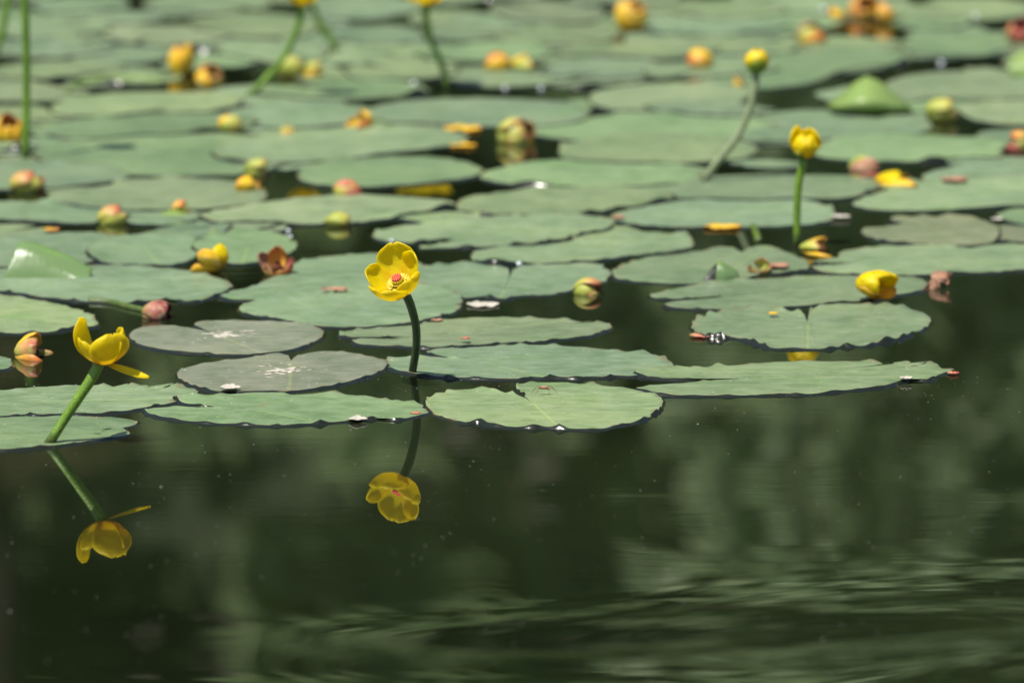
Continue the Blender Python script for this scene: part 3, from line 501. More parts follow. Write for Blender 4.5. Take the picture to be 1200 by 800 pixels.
OPENW_ = [(295, 88, 35, 10), (160, 86, 35, 4), (570, 108, 90, 8), (650, 106, 60, 8), (475, 27, 25, 6), (950, 112, 75, 9), (1080, 78, 42, 7), (1130, 30, 70, 6),
          (590, 170, 60, 22), (330, 212, 50, 9), (480, 222, 85, 8), (60, 255, 60, 10), (430, 272, 70, 20), (520, 295, 60, 12), (1010, 262, 110, 22), (830, 275, 100, 9),
          (895, 195, 105, 9), (1130, 160, 50, 9), (1170, 250, 60, 6), (1050, 200, 60, 8), (690, 262, 40, 6)]
def inpoly(x, y, pts):
    c = False; j = len(pts) - 1
    for i in range(len(pts)):
        if (pts[i][1] > y) != (pts[j][1] > y) and x < (pts[j][0] - pts[i][0]) * (y - pts[i][1]) / (pts[j][1] - pts[i][1]) + pts[i][0]: c = not c
        j = i
    return c
rf = random.Random(99); nf = 0; USED = set()
for _ in range(6000):
    if nf >= 60: break
    x = rf.uniform(-20, 1220); y = rf.uniform(-6, 292); ry = rf.uniform(4.5, 9) * (0.75 + y / 600); rx = rf.uniform(38, 80)
    if any(((x - a) / (rx * 0.8 + c_)) ** 2 + ((y - b_) / (ry * 0.8 + d_)) ** 2 < 1 for a, b_, c_, d_ in OPENW_): continue
    if y > 262 and x > 950: continue
    smp = [(x + rx * 0.85 * math.cos(k) * q, y + ry * 0.85 * math.sin(k) * q) for k in np.linspace(0, 6, 9) for q in (0.5, 1.0)]
    un = sum(1 for (a, b_) in smp if not any(inpoly(a, b_, L['pts']) for L in LEAVES)) / len(smp)
    if un < 0.2: continue
    MARKS = [('tall left stalk', 30, 100), ('golden bud at the left edge', 12, 158), ('tall pink orange bud', 213, 76), ('leaning stalk', 320, 80), ('pink and yellow far bud', 270, 148), ('pale orange pointed flower', 421, 145),
             ('middle flower stalk', 512, 60), ('orange and yellow pair', 598, 76), ('round pale green bud', 605, 158), ('round orange bud at the top', 740, 24), ('small round orange bud', 820, 73), ('curved grey stalk', 860, 150),
             ('green bud with the orange mouth', 952, 44), ('golden fallen pair', 1025, 16), ('rolled leaf', 1020, 115), ('green bud with the red mouth', 1104, 134), ('red bud at the right edge', 1196, 42), ('pink orange bud at the right edge', 1193, 172),
             ('small closed yellow cup', 944, 167), ('red and yellow floating flowers', 1035, 205), ('small red and yellow bud', 300, 200), ('red and pink bud', 408, 223), ('long yellow reflection', 512, 222), ('half sunk green bud', 396, 259),
             ('round green and pink bud', 32, 217), ('pink and green bud', 132, 255), ('orange tipped bud', 214, 246), ('floating yellow petals', 543, 163), ('brown pink crumb', 725, 262), ('narrow orange petal', 847, 268), ('flower cut off at the top left', 358, 2), ('yellow green bud', 340, 83)]
    lab = None
    for nm, mx_, my_ in sorted(MARKS, key=lambda q: math.hypot((q[1] - x) / 3, q[2] - y)):
        dx, dy = (x - mx_) / 3, y - my_
        side = ('left of' if dx < 0 else 'right of') if abs(dx) > abs(dy) else ('behind' if dy < 0 else 'in front of')
        for form in ('mostly hidden pad sliver just %s the %s', 'partly covered small pad farther %s the %s'):
            c_l = form % (side, nm)
            if c_l not in USED: lab = c_l; break
        if lab: break
    USED.add(lab)
    ell(lab, x, y, rx, ry, skew=rf.uniform(-3, 3), prio=rf.uniform(-4, -2)); nf += 1

# outlines in metres
def setup(L):
    pts = [G(x, y, BASE).xy for x, y in L['pts']]; c = G(*L['c'], BASE).xy
    dist = c.y
    near = L['c'][1] > 240
    n = 190 if L['c'][1] > 330 else (120 if near else 64)
    cur = catmull([Vector((p.x, p.y, 0)) for p in pts], n, closed=not L['open'])
    r = random.Random(L['seed'] * 13 + 5)
    K = len(cur); out = []
    bites = []
    if r.random() < 0.6:
        for _ in range(r.choice((1, 2, 3))):
            q = cur[r.randrange(int(K * 0.12), int(K * 0.88))]; bites.append((q.x, q.y, r.uniform(0.002, 0.006), r.uniform(0.0025, 0.007)))
    for i, p in enumerate(cur):
        d = Vector((p.x - c.x, p.y - c.y)); q = mnoise.noise(Vector((p.x * 190, p.y * 120, L['seed']))) * 0.0011 + mnoise.noise(Vector((p.x * 60, p.y * 45, L['seed']))) * 0.0016 + mnoise.noise(Vector((p.x * 430, p.y * 300, L['seed']))) * 0.00042
        ln = max(d.length, 1e-6)
        for bx_, by_, dp, wd_ in bites: q -= dp * math.exp(-(((p.x - bx_) ** 2 + (p.y - by_) ** 2) / wd_ ** 2) ** 1.5)
        f = 1 + (q / ln if ln > 0.02 else 0)
        out.append((c.x + d.x * f, c.y + d.y * f))
    L['O'] = np.array(out); L['C'] = np.array((c.x, c.y)); L['n'] = K
    L['poly'] = np.vstack([L['O'], [L['C']]]) if L['open'] else L['O']
    L['bb'] = (*L['poly'].min(0), *L['poly'].max(0))
    L['rings'] = 16 if near else 9
for i, L in enumerate(LEAVES):
    setup(L)
    if L['prio'] is None: L['prio'] = random.Random(i * 7 + 1).uniform(0, 6)
order = sorted(range(len(LEAVES)), key=lambda i: (LEAVES[i]['prio'] + 0.37 * math.sin(i * 12.3)))
for k, i in enumerate(order): LEAVES[i]['rank'] = k
def weight(L, Pn, feather):
    """1 well inside the pad's outline, 0 outside, soft over the feather"""
    A = L['poly']; B = np.roll(A, -1, 0)
    x = Pn[:, 0][:, None]; y = Pn[:, 1][:, None]
    ax, ay, bx, by = A[:, 0], A[:, 1], B[:, 0], B[:, 1]
    dx, dy = bx - ax, by - ay; ll = dx * dx + dy * dy + 1e-14
    t = np.clip(((x - ax) * dx + (y - ay) * dy) / ll, 0, 1)
    d = np.sqrt(((x - ax - t * dx) ** 2 + (y - ay - t * dy) ** 2).min(1))
    with np.errstate(divide='ignore', invalid='ignore'):
        cr = ((ay > y) != (by > y)) & (x < (bx - ax) * (y - ay) / np.where(by == ay, 1e-12, by - ay) + ax)
    ins = cr.sum(1) % 2 == 1
    sd = np.where(ins, d, -d)
    w_ = np.clip((sd + feather) / (feather * 1.3), 0, 1)
    return w_ * w_ * (3 - 2 * w_)
def bbhit(a, b, m=0.012): return a[0] - m < b[2] and b[0] - m < a[2] and a[1] - m < b[3] and b[1] - m < a[3]
STEP = 0.0015
def stackH(i, Pn, depth=0):
    """height of the sheet of pad i over plain water level + BASE, draped over the pads under it"""
    L = LEAVES[i]; H = np.zeros(len(Pn))
    if depth > 5: return H
    pb = (*Pn.min(0), *Pn.max(0))
    for j in L['under']:
        Lj = LEAVES[j]
        if not bbhit(pb, Lj['bb']): continue
        w_ = weight(Lj, Pn, 0.009)
        m = w_ > 0
        if not m.any(): continue
        h = np.zeros(len(Pn)); h[m] = w_[m] * (stackH(j, Pn[m], depth + 1) + STEP)
        H = np.maximum(H, h)
    return H
for i, L in enumerate(LEAVES):
    L['under'] = [j for j, K in enumerate(LEAVES) if K['rank'] < L['rank'] and bbhit(L['bb'], K['bb'])]
    L['over'] = [j for j, K in enumerate(LEAVES) if K['rank'] > L['rank'] and bbhit(L['bb'], K['bb'])]
PADOBJ = {}
def build_pad(i):
    L = LEAVES[i]; r = random.Random(L['seed'] * 101 + 3)
    O, C, n, NR = L['O'], L['C'], L['n'], L['rings']
    rows = [(k / NR) ** 0.85 for k in range(1, NR + 1)]
    Pn = np.vstack([[C]] + [C + (O - C) * t for t in rows])
    H = stackH(i, Pn)
    cover = np.zeros(len(Pn))
    for j in L['over']: cover = np.maximum(cover, weight(LEAVES[j], Pn, 0.012))
    # lifted scallops round the rim
    seg = np.vstack([[0, 0], np.diff(O, axis=0)]); s = np.cumsum(np.hypot(seg[:, 0], seg[:, 1])); per = s[-1]
    lift = np.zeros(n); pos = r.uniform(0, 0.03)
    while pos < per:
        wd = r.uniform(0.0028, 0.0075); hh = r.uniform(0.0004, 0.0032) * L['lift'] * (1.5 if r.random() < 0.2 else 1)
        lift += hh * np.exp(-((s - pos) / wd) ** 2); pos += r.uniform(0.010, 0.032)
    if L['c'][1] < 300 and r.random() < 0.55:
        for _ in range(r.choice((1, 1, 2))): lift += r.uniform(0.003, 0.008) * np.exp(-((s - r.uniform(0, per)) / r.uniform(0.008, 0.018)) ** 2)
    near_c = np.hypot(*(O - C).T)
    lift *= np.clip((near_c - 0.012) / 0.02, 0, 1)
    Z = BASE + H + fieldU(Pn[:, 0], Pn[:, 1])
    for k, t in enumerate(rows):
        a = 1 + k * n
        Z[a:a + n] += lift * (t ** 9) * (1 - cover[a:a + n])
    Z[0] -= 0.0004
    verts = [(p[0], p[1], z) for p, z in zip(Pn, Z)]
    # skirt: wet turned down rim that meets the water or the pad below
    rim = verts[-n:]
    nxt = np.roll(O, -1, 0) - np.roll(O, 1, 0)
    if L['open']: nxt[0] = O[1] - O[0]; nxt[-1] = O[-1] - O[-2]
    nl = np.hypot(nxt[:, 0], nxt[:, 1]) + 1e-9
    nor = np.stack([nxt[:, 1] / nl, -nxt[:, 0] / nl], 1)
    area = 0.5 * np.sum(L['poly'][:, 0] * np.roll(L['poly'][:, 1], -1) - np.roll(L['poly'][:, 0], -1) * L['poly'][:, 1])
    if area < 0: nor = -nor
    low = np.zeros(n)
    for j in L['under']:
        w_ = weight(LEAVES[j], O, 0.002); m = w_ > 0
        if m.any():
            h = np.zeros(n); h[m] = w_[m] * (BASE + stackH(j, O[m]) + fieldU(O[m][:, 0], O[m][:, 1])); low = np.maximum(low, h)
    low = np.minimum(low, Z[-n:] - 0.0004)
    for f, o_ in ((0.6, 0.0011), (1.0, 0.0030)):
        for q in range(n):
            z = Z[len(Z) - n + q] * (1 - f) + (low[q] - 0.0003) * f
            verts.append((O[q, 0] + nor[q, 0] * o_, O[q, 1] + nor[q, 1] * o_, z))
    F = []; fm = []
    cl = n if not L['open'] else n - 1
    ccw = area > 0
    def face(f, m_):
        F.append(f if ccw else f[::-1]); fm.append(m_)
    for j in range(cl): face((0, 1 + j, 1 + (j + 1) % n), 0)
    for k in range(NR + 1):
        for j in range(cl):
            a = 1 + k * n; b = 1 + (k + 1) * n; j2 = (j + 1) % n
            face((a + j, b + j, b + j2, a + j2), 0 if k < NR - 1 else 1)
    # midrib direction: away from the notch, or along the longest reach
    far_i = int(np.argmax(near_c)); ax = O[far_i] - C
    if L['open']:
        nd_ = (O[0] + O[-1]) / 2 - C
        if np.hypot(*nd_) > 1e-4: ax = -nd_ + 0.25 * (C - L['poly'].mean(0)) * 0
    ax = ax / (np.hypot(*ax) + 1e-9); bx = np.array([-ax[1], ax[0]])
    rel = np.array([(v[0] - C[0], v[1] - C[1]) for v in verts])
    uv = np.stack([rel @ ax, rel @ bx], 1)
    rimt = np.array([0.0] + [t for t in rows for _ in range(n)] + [1.0] * (2 * n))
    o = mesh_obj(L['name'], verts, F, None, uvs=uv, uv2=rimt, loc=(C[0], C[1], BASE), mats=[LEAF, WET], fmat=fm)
    t = L['tint'] or r.choice(GREENS); g = r.uniform(0.82, 1.14)
    o.color = (t[0] * g, t[1] * g, t[2] * g, 1)
    tag(o, L['label'], 'lily pad', 'lily pads floating on the pond')
    PADOBJ[L['label']] = o; L['obj'] = o
for i in range(len(LEAVES)): build_pad(i)

# raised parts of pads
def patch(name, grid, mat, parent=None, label=None, cat=None, group=None, solid=0.0006, sub=2, jagged=0):
    """grid of (px, py, distance) control points -> smooth sheet with real depth"""
    rowsn, coln = len(grid), len(grid[0]); V = []; uv = []
    for i, rw in enumerate(grid):
        for j, (x, y, Y) in enumerate(rw):
            p = P(x, y, Y); V.append(p); uv.append((i / (rowsn - 1), j / (coln - 1)))
    loc = None if parent is not None else V[0]
    if jagged:      # refine the sheet and crumple it
        k = 5; R1, C1 = (rowsn - 1) * k + 1, (coln - 1) * k + 1; W_ = []; uv = []
        for i in range(R1):
            for j in range(C1):
                a, b = min(i // k, rowsn - 2), min(j // k, coln - 2); u, v = (i - a * k) / k, (j - b * k) / k
                p = (V[a * coln + b] * (1 - u) + V[(a + 1) * coln + b] * u) * (1 - v) + (V[a * coln + b + 1] * (1 - u) + V[(a + 1) * coln + b + 1] * u) * v
                e = 0.0016 if i in (0, R1 - 1) or j in (0, C1 - 1) else 0.0010
                W_.append(p + mnoise.noise_vector(Vector((p.x * 500, i * 0.55 + jagged, j * 0.55))) * e * 1.6); uv.append((i / (R1 - 1), j / (C1 - 1)))
        V = W_; rowsn, coln = R1, C1; sub = 1
    o = mesh_obj(name, V, grid_faces(rowsn, coln), mat, parent, uvs=uv, loc=loc, solid=solid)
    md = o.modifiers.new('smooth', 'SUBSURF'); md.levels = sub; md.render_levels = sub
    o.modifiers.move(1, 0) if len(o.modifiers) > 1 else None
    if label: tag(o, label, cat, group)
    return o
def find(s):
    for L in LEAVES:
        if s in L['label']: return L['obj']
    raise KeyError(s)
Yf = G(60, 328).y
fl = patch('folded_lobe', [
    [(2, 334, Yf), (30, 334, Yf), (60, 334, Yf), (90, 332, Yf), (112, 329, Yf)],
    [(5, 322, Yf + .004), (30, 321, Yf + .004), (58, 322, Yf + .004), (86, 324, Yf + .004), (108, 326, Yf + .004)],
    [(14, 305, Yf + .012), (32, 304, Yf + .012), (55, 307, Yf + .012), (82, 314, Yf + .012), (105, 322, Yf + .01)],
    [(20, 286, Yf + .022), (34, 285, Yf + .022), (54, 292, Yf + .022), (84, 302, Yf + .02), (108, 318, Yf + .015)],
    [(21, 284, Yf + .030), (36, 283, Yf + .032), (57, 290, Yf + .032), (86, 301, Yf + .028), (110, 317, Yf + .02)]], M['lobe'], find('raised glossy folded lobe'), sub=3)
fl['label'] = 'glossy green lobe folded upward'
Yc = G(848, 331).y
patch('curled_flap', [
    [(838, 333, Yc), (848, 334, Yc - .004), (858, 332, Yc), (866, 328, Yc + .006)],
    [(839, 322, Yc), (848, 322, Yc - .003), (858, 323, Yc), (866, 322, Yc + .008)],
    [(840, 311, Yc + .004), (846, 312, Yc + .002), (855, 316, Yc + .006), (864, 319, Yc + .012)],
    [(841, 305, Yc + .010), (845, 306, Yc + .010), (853, 311, Yc + .012), (862, 316, Yc + .016)]], M['lobe'], find('curled up green flap'))
patch('hollow_shade_sheet', [  # dark sheet in place of the shade inside the curl
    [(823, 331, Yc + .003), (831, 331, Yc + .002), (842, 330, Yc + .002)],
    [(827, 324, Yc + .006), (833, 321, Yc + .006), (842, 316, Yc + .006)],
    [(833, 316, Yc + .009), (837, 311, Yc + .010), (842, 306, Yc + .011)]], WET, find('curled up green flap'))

# ------------------------------------------------------------------ the rolled leaf
Yr = G(1020, 134).y
rl = empty('rolled_leaf', G(1020, 134), 'tightly rolled young green leaf standing tent shaped between two pads', 'leaf')
patch('leaf_sheet', [
    [(976, 131, Yr + .03), (1000, 133, Yr + .03), (1030, 133, Yr + .03), (1055, 133, Yr + .02), (1070, 134, Yr + .01)],
    [(968, 124, Yr + .03), (992, 112, Yr + .04), (1016, 84, Yr + .04), (1047, 110, Yr + .03), (1073, 133, Yr + .01)],
    [(968, 123, Yr + .015), (990, 108, Yr + .01), (1015, 74, Yr - .005), (1043, 104, Yr - .005), (1074, 132, Yr)],
    [(973, 125, Yr - .01), (990, 117, Yr - .015), (1013, 102, Yr - .02), (1038, 114, Yr - .015), (1062, 130, Yr - .01)],
    [(974, 127, Yr - .015), (992, 122, Yr - .045), (1013, 118, Yr - .055), (1034, 121, Yr - .045), (1055, 130, Yr - .02)],
    [(976, 129, Yr - .01), (993, 130, Yr - .03), (1013, 132, Yr - .04), (1032, 131, Yr - .035), (1050, 132, Yr - .02)]], M['foldgreen'], rl, solid=0.0012, sub=1)

# ------------------------------------------------------------------ flowers
def frame_of(axis, spin=0.0):
    z = Vector(axis).normalized(); x = Vector((1, 0, 0)); x = (x - z * x.dot(z)).normalized(); y = z.cross(x)
    m = Matrix((x, y, z)).transposed(); return m @ Matrix.Rotation(spin, 3, 'Z')
def petal_pts(az, L, W, a0=5, a1=85, phi=0.85, r0=0.002, nu=15, nv=13, seed=0, tipflare=0.0, jag=0.0, pw=0.9):
    V = []; uv = []; az = R(az); ro = Vector((math.cos(az), math.sin(az), 0)); sdv = Vector((-math.sin(az), math.cos(az), 0))
    rr, zz = r0, 0.0; a_ = R(a0); r_ = random.Random(seed)
    for i in range(nu):
        u = i / (nu - 1)
        a_ = R(a0 + (a1 - a0) * (u ** pw) + tipflare * max(0, u - 0.7) * 3.3)
        if i: rr += math.cos(a_) * L / (nu - 1); zz += math.sin(a_) * L / (nu - 1)
        nin = ro * (-math.sin(a_)) + Vector((0, 0, math.cos(a_)))
        if u < 0.58: w_ = W * (0.30 + 0.70 * math.sin(math.pi / 2 * u / 0.58))
        else: w_ = W * max(0.10, 1 - ((u - 0.58) / 0.425) ** 3.0) ** 0.5
        for j in range(nv):
            v = -1 + 2 * j / (nv - 1)
            lat = w_ * math.sin(v * phi) / phi; inn = w_ * (1 - math.cos(v * phi)) / phi * 1.15
            wob = mnoise.noise(Vector((u * 3.1 + seed * 7.7, v * 2.1, seed))) * 0.05 * L * u
            edge = jag * L * mnoise.noise(Vector((v * 5, seed, u * 3))) * (u ** 3)
            p = ro * (rr) + Vector((0, 0, zz)) + sdv * lat + nin * (inn + wob) + (ro * math.cos(a_) + Vector((0, 0, math.sin(a_)))) * (edge - 0.05 * L * (1 if abs(v) < .12 and u > 0.95 else 0))
            V.append(p); uv.append((u, v * 0.5 + 0.5))
    return V, grid_faces(nu, nv), uv
def place(V, fr, org, s=1.0): return [fr @ (v * s) + org for v in V]
def add_petals(root, fr, org, petals, s=1.0, solid=0.0007, seed=0, name='sepal'):
    for k, p in enumerate(petals):
        kw = dict(p); mat = kw.pop('mat', 'yellow')
        V, F, uv = petal_pts(seed=seed * 10 + k, **kw)
        mesh_obj(name, place(V, fr, org, s), F, M[mat], root, uvs=uv, solid=solid)
def add_centre(root, fr, org, rd=0.0052, h=0.010, s=1.0, stam=True, st_mat='stamen'):
    V = []; uv = []; n = 26
    prof = [(0.55, 0.0), (0.62, 0.35), (0.60, 0.75), (0.75, 0.92)]
    for (a, b) in prof:
        for j in range(n): an = 2 * math.pi * j / n; V.append(Vector((math.cos(an) * rd * a, math.sin(an) * rd * a, h * b))); uv.append((0.3, 0.5))
    mesh_obj('pistil', place(V, fr, org, s), grid_faces(len(prof), n, True), M['stamen'], root, uvs=uv)
    V = []; uv = []; n = 52; F = []
    for k, (a, b) in enumerate([(0.95, 0.9), (1.0, 0.97), (0.92, 1.04), (0.5, 1.02), (0.15, 0.96)]):
        for j in range(n):
            an = 2 * math.pi * j / n; sc = 1 + 0.05 * math.cos(an * 13) * (a > 0.8)
            V.append(Vector((math.cos(an) * rd * a * sc, math.sin(an) * rd * a * sc, h * b))); uv.append((j / n, a))
    F = grid_faces(5, n, True); V.append(Vector((0, 0, h * 0.95))); uv.append((0, 0))
    for j in range(n): F.append((4 * n + j, 4 * n + (j + 1) % n, 5 * n))
    # the uv seam: keep the last column from wrapping
    mesh_obj('stigma', place(V, fr, org, s), F, M['stigma'], root, uvs=uv)
    if stam:
        V = []; F = []; uv = []; r_ = random.Random(5)
        for ring in range(3):
            for j in range(22):
                an = 2 * math.pi * (j + ring * 0.33) / 22 + r_.uniform(-.05, .05)
                ro = Vector((math.cos(an), math.sin(an), 0)); sd_ = Vector((-math.sin(an), math.cos(an), 0))
                Ls = h * (1.0 - 0.18 * ring); o0 = len(V); wd = rd * 0.17
                for q in range(5):
                    u = q / 4; rad = rd * (0.75 + 0.16 * ring) + rd * (0.35 + 0.45 * ring) * u ** 2.2; z = Ls * math.sin(u * 1.5) * 0.92
                    w_ = wd * (1.0 if q < 4 else 0.5)
                    for sx in (-1, 0, 1): V.append(ro * (rad + (0.0003 if sx == 0 else 0)) + sd_ * (sx * w_) + Vector((0, 0, z))); uv.append((u, 0.5 + sx * 0.4))
                F += grid_faces(5, 3, False, o0)
        mesh_obj('stamens', place(V, fr, org, s), F, M[st_mat], root, uvs=uv, solid=0.0003)
def add_stem(root, pts, radii, mat='stem', rough=0.06, name='stalk'):
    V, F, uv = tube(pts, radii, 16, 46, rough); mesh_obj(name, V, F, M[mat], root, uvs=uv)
FG = 'yellow pond lily flowers standing on stalks'
def stem_line(px_pts, Yb, Yt):
    n = len(px_pts); return [P(x, y, Yb + (Yt - Yb) * i / (n - 1)) for i, (x, y) in enumerate(px_pts)]
# main open flower
Yb, Yt = G(483, 437).y, G(460, 451).y
t = empty('pond_lily_flower', G(483, 437), 'fully open bright yellow flower with red centre on a dark upright stalk', 'flower', FG)
b0 = P(470, 338, Yt + 0.004)
add_stem(t, [G(482, 446, -0.03)] + stem_line([(483, 437), (488, 405), (487, 380), (479, 352), (470, 337)], Yb, Yt + 0.004), [0.0035, 0.0036, 0.0034, 0.0032, 0.0033, 0.0036], 'stemshade')
ax = Vector((-0.30, -0.50, 0.82)); fr = frame_of(ax)
add_petals(t, fr, b0, [
    dict(az=240, L=0.0330, W=0.0200, a0=-24, a1=92, phi=0.75), dict(az=312, L=0.0320, W=0.0150, a0=-18, a1=98, phi=0.75),
    dict(az=166, L=0.0335, W=0.0135, a0=0, a1=84, phi=0.7), dict(az=88, L=0.0385, W=0.0165, a0=0, a1=84, phi=0.55),
    dict(az=34, L=0.0335, W=0.0130, a0=3, a1=90, phi=0.7)], seed=1)
add_centre(t, fr, b0, 0.0042, 0.0122)
# left flower
Yb, Yt = G(57, 520).y, G(120, 517).y
t = empty('pond_lily_flower', G(57, 520), 'ragged yellow flower leaning right on a thick bright green stalk, one petal drooping', 'flower', FG)
b0 = P(118, 424, Yt)
add_stem(t, [G(54, 526, -0.03)] + stem_line([(57, 520), (75, 492), (95, 462), (108, 442), (117, 424)], Yb, Yt), [0.0038, 0.0040, 0.0038, 0.0038, 0.0036, 0.0042], 'stem')
fr = frame_of(Vector((0.10, -0.20, 0.96)))
add_petals(t, fr, b0, [
    dict(az=158, L=0.0400, W=0.0125, a0=2, a1=104, phi=0.4), dict(az=216, L=0.0290, W=0.0140, a0=6, a1=84, phi=0.55),
    dict(az=302, L=0.0385, W=0.0185, a0=-8, a1=126, phi=0.7), dict(az=8, L=0.0365, W=0.0165, a0=-6, a1=124, phi=0.6),
    dict(az=-8, L=0.0360, W=0.0060, a0=-22, a1=-4, phi=0.5)], seed=2)
add_centre(t, fr, b0, 0.0044, 0.0145)
# closed cup flower on a straight stalk, right
Yb = Yt = G(935, 288).y
t = empty('pond_lily_flower', G(935, 288), 'small closed yellow cup on a straight dark green stalk at right', 'flower', FG)
b0 = P(943, 185, Yt)
add_stem(t, [G(934, 292, -0.03)] + stem_line([(934, 287), (934, 250), (936, 215), (942, 186)], Yb, Yt), [0.0034, 0.0034, 0.0034, 0.0032, 0.0036], 'stem')
fr = frame_of(Vector((0.05, -0.12, 1)))
add_petals(t, fr, b0, [
    dict(az=268, L=0.0280, W=0.0135, a0=4, a1=155, phi=0.9), dict(az=340, L=0.029, W=0.0125, a0=4, a1=150, phi=0.9),
    dict(az=200, L=0.029, W=0.0125, a0=4, a1=150, phi=0.9), dict(az=140, L=0.0345, W=0.0105, a0=4, a1=122, phi=0.8, mat='yellow'),
    dict(az=60, L=0.034, W=0.0145, a0=4, a1=140, phi=0.9, mat='yellow')], seed=3)
add_petals(t, fr, b0, [dict(az=222, L=0.0120, W=0.0060, a0=-2, a1=75, phi=0.9, mat='greensepal', r0=0.003)], s=1.0, seed=33)
add_centre(t, fr, b0, 0.0042, 0.010, stam=False)
# tall bud on a curved stalk
Yb = G(824, 213).y; Yt = Yb + 0.02
t = empty('pond_lily_flower', G(824, 213), 'yellow bud with green outer sepal on a tall curved grey green stalk', 'flower', FG)
b0 = P(886, 86, Yt)
add_stem(t, stem_line([(824, 213), (838, 193), (862, 163), (878, 130), (884, 105), (886, 86)], Yb, Yt), [0.0038, 0.0038, 0.0037, 0.0036, 0.0034, 0.004], 'stemgrey')
fr = frame_of(Vector((0.05, -0.1, 1)))
add_petals(t, fr, b0, [
    dict(az=215, L=0.0310, W=0.0135, a0=2, a1=158, phi=1.0, mat='budyellow'), dict(az=330, L=0.0315, W=0.0140, a0=2, a1=155, phi=1.0, mat='budyellow'),
    dict(az=90, L=0.031, W=0.0145, a0=2, a1=155, phi=1.0, mat='budyellow'), dict(az=155, L=0.030, W=0.013, a0=3, a1=150, phi=1.0, mat='budyellow')], seed=4)
add_petals(t, fr, b0, [dict(az=275, L=0.0250, W=0.0085, a0=0, a1=112, phi=1.0, mat='greensepal', r0=0.0035)], seed=41)
# top edge flowers
Yb = G(290, 115).y; Yt = Yb + 0.01
t = empty('pond_lily_flower', G(290, 115), 'yellow flower cut by the top edge on a stalk leaning far to the right', 'flower', FG)
b0 = P(355, 6, Yt)
add_stem(t, [G(284, 119, -0.02)] + stem_line([(290, 115), (318, 86), (338, 58), (350, 28), (355, 6)], Yb, Yt), [0.0042, 0.0042, 0.0040, 0.0037, 0.0034, 0.0040], 'stem')
OPENP = [dict(az=a, L=0.030 + 0.002 * (k % 2), W=0.0145, a0=3, a1=84, phi=0.9) for k, a in enumerate((262, 330, 45, 118, 190))]
fr = frame_of(Vector((0.0, -0.05, 1))); add_petals(t, fr, b0, OPENP, seed=5); add_centre(t, fr, b0)
Yb = G(525, 104).y; Yt = Yb
t = empty('pond_lily_flower', G(525, 104), 'yellow flower cut by the top edge on a dark curved stalk in the middle', 'flower', FG)
b0 = P(498, 5, Yt)
add_stem(t, [G(526, 110, -0.02)] + stem_line([(525, 104), (519, 80), (506, 50), (500, 25), (498, 5)], Yb, Yt), [0.0042, 0.0040, 0.0038, 0.0036, 0.0034, 0.0040], 'stem')
OPENW = [dict(az=a, L=0.036, W=0.0165, a0=3, a1=58, phi=0.7) for k, a in enumerate((262, 330, 45, 118, 190))]
fr = frame_of(Vector((0.0, -0.05, 1))); add_petals(t, fr, b0, OPENW, seed=6); add_centre(t, fr, b0)
# second stalk behind the first top flower
Yb = G(394, 62).y
t = empty('pond_lily_flower', G(394, 62), 'thin stalk curving behind the left flower at the top edge', 'flower', FG)
b0 = P(360, -14, Yb)
add_stem(t, stem_line([(394, 64), (390, 50), (378, 32), (368, 12), (360, -14)], Yb, Yb), [0.0038, 0.0036, 0.0034, 0.0034, 0.0036], 'stem')
add_petals(t, frame_of(Vector((-0.1, -0.05, 1))), b0, [dict(az=a, L=0.028, W=0.013, a0=3, a1=115, phi=1.0, mat='budyellow') for a in (250, 330, 50, 130)], seed=7)
# two stalks at the left edge
Yb = G(30, 186).y
t = empty('pond_lily_flower', G(30, 186), 'tall straight green stalk near the left edge running out at the top', 'flower', FG)
b0 = P(27, -105, Yb)
add_stem(t, [G(31, 190, -0.02)] + stem_line([(30, 186), (31, 120), (31, 60), (29, 0), (27, -105)], Yb, Yb), [0.0040, 0.0040, 0.0038, 0.0038, 0.0038, 0.0036], 'stem')
add_petals(t, frame_of(Vector((0, 0, 1))), b0, OPENP, seed=8)
Yb = G(-20, 100).y
t = empty('pond_lily_flower', G(-20, 100), 'green stalk slanting through the top left corner', 'flower', FG)
b0 = P(14, -60, Yb)
add_stem(t, stem_line([(-20, 100), (-6, 65), (3, 35), (9, 0), (14, -60)], Yb, Yb), [0.0040, 0.0040, 0.0038, 0.0036, 0.0036], 'stem')
add_petals(t, frame_of(Vector((0, 0, 1))), b0, OPENP, seed=9)

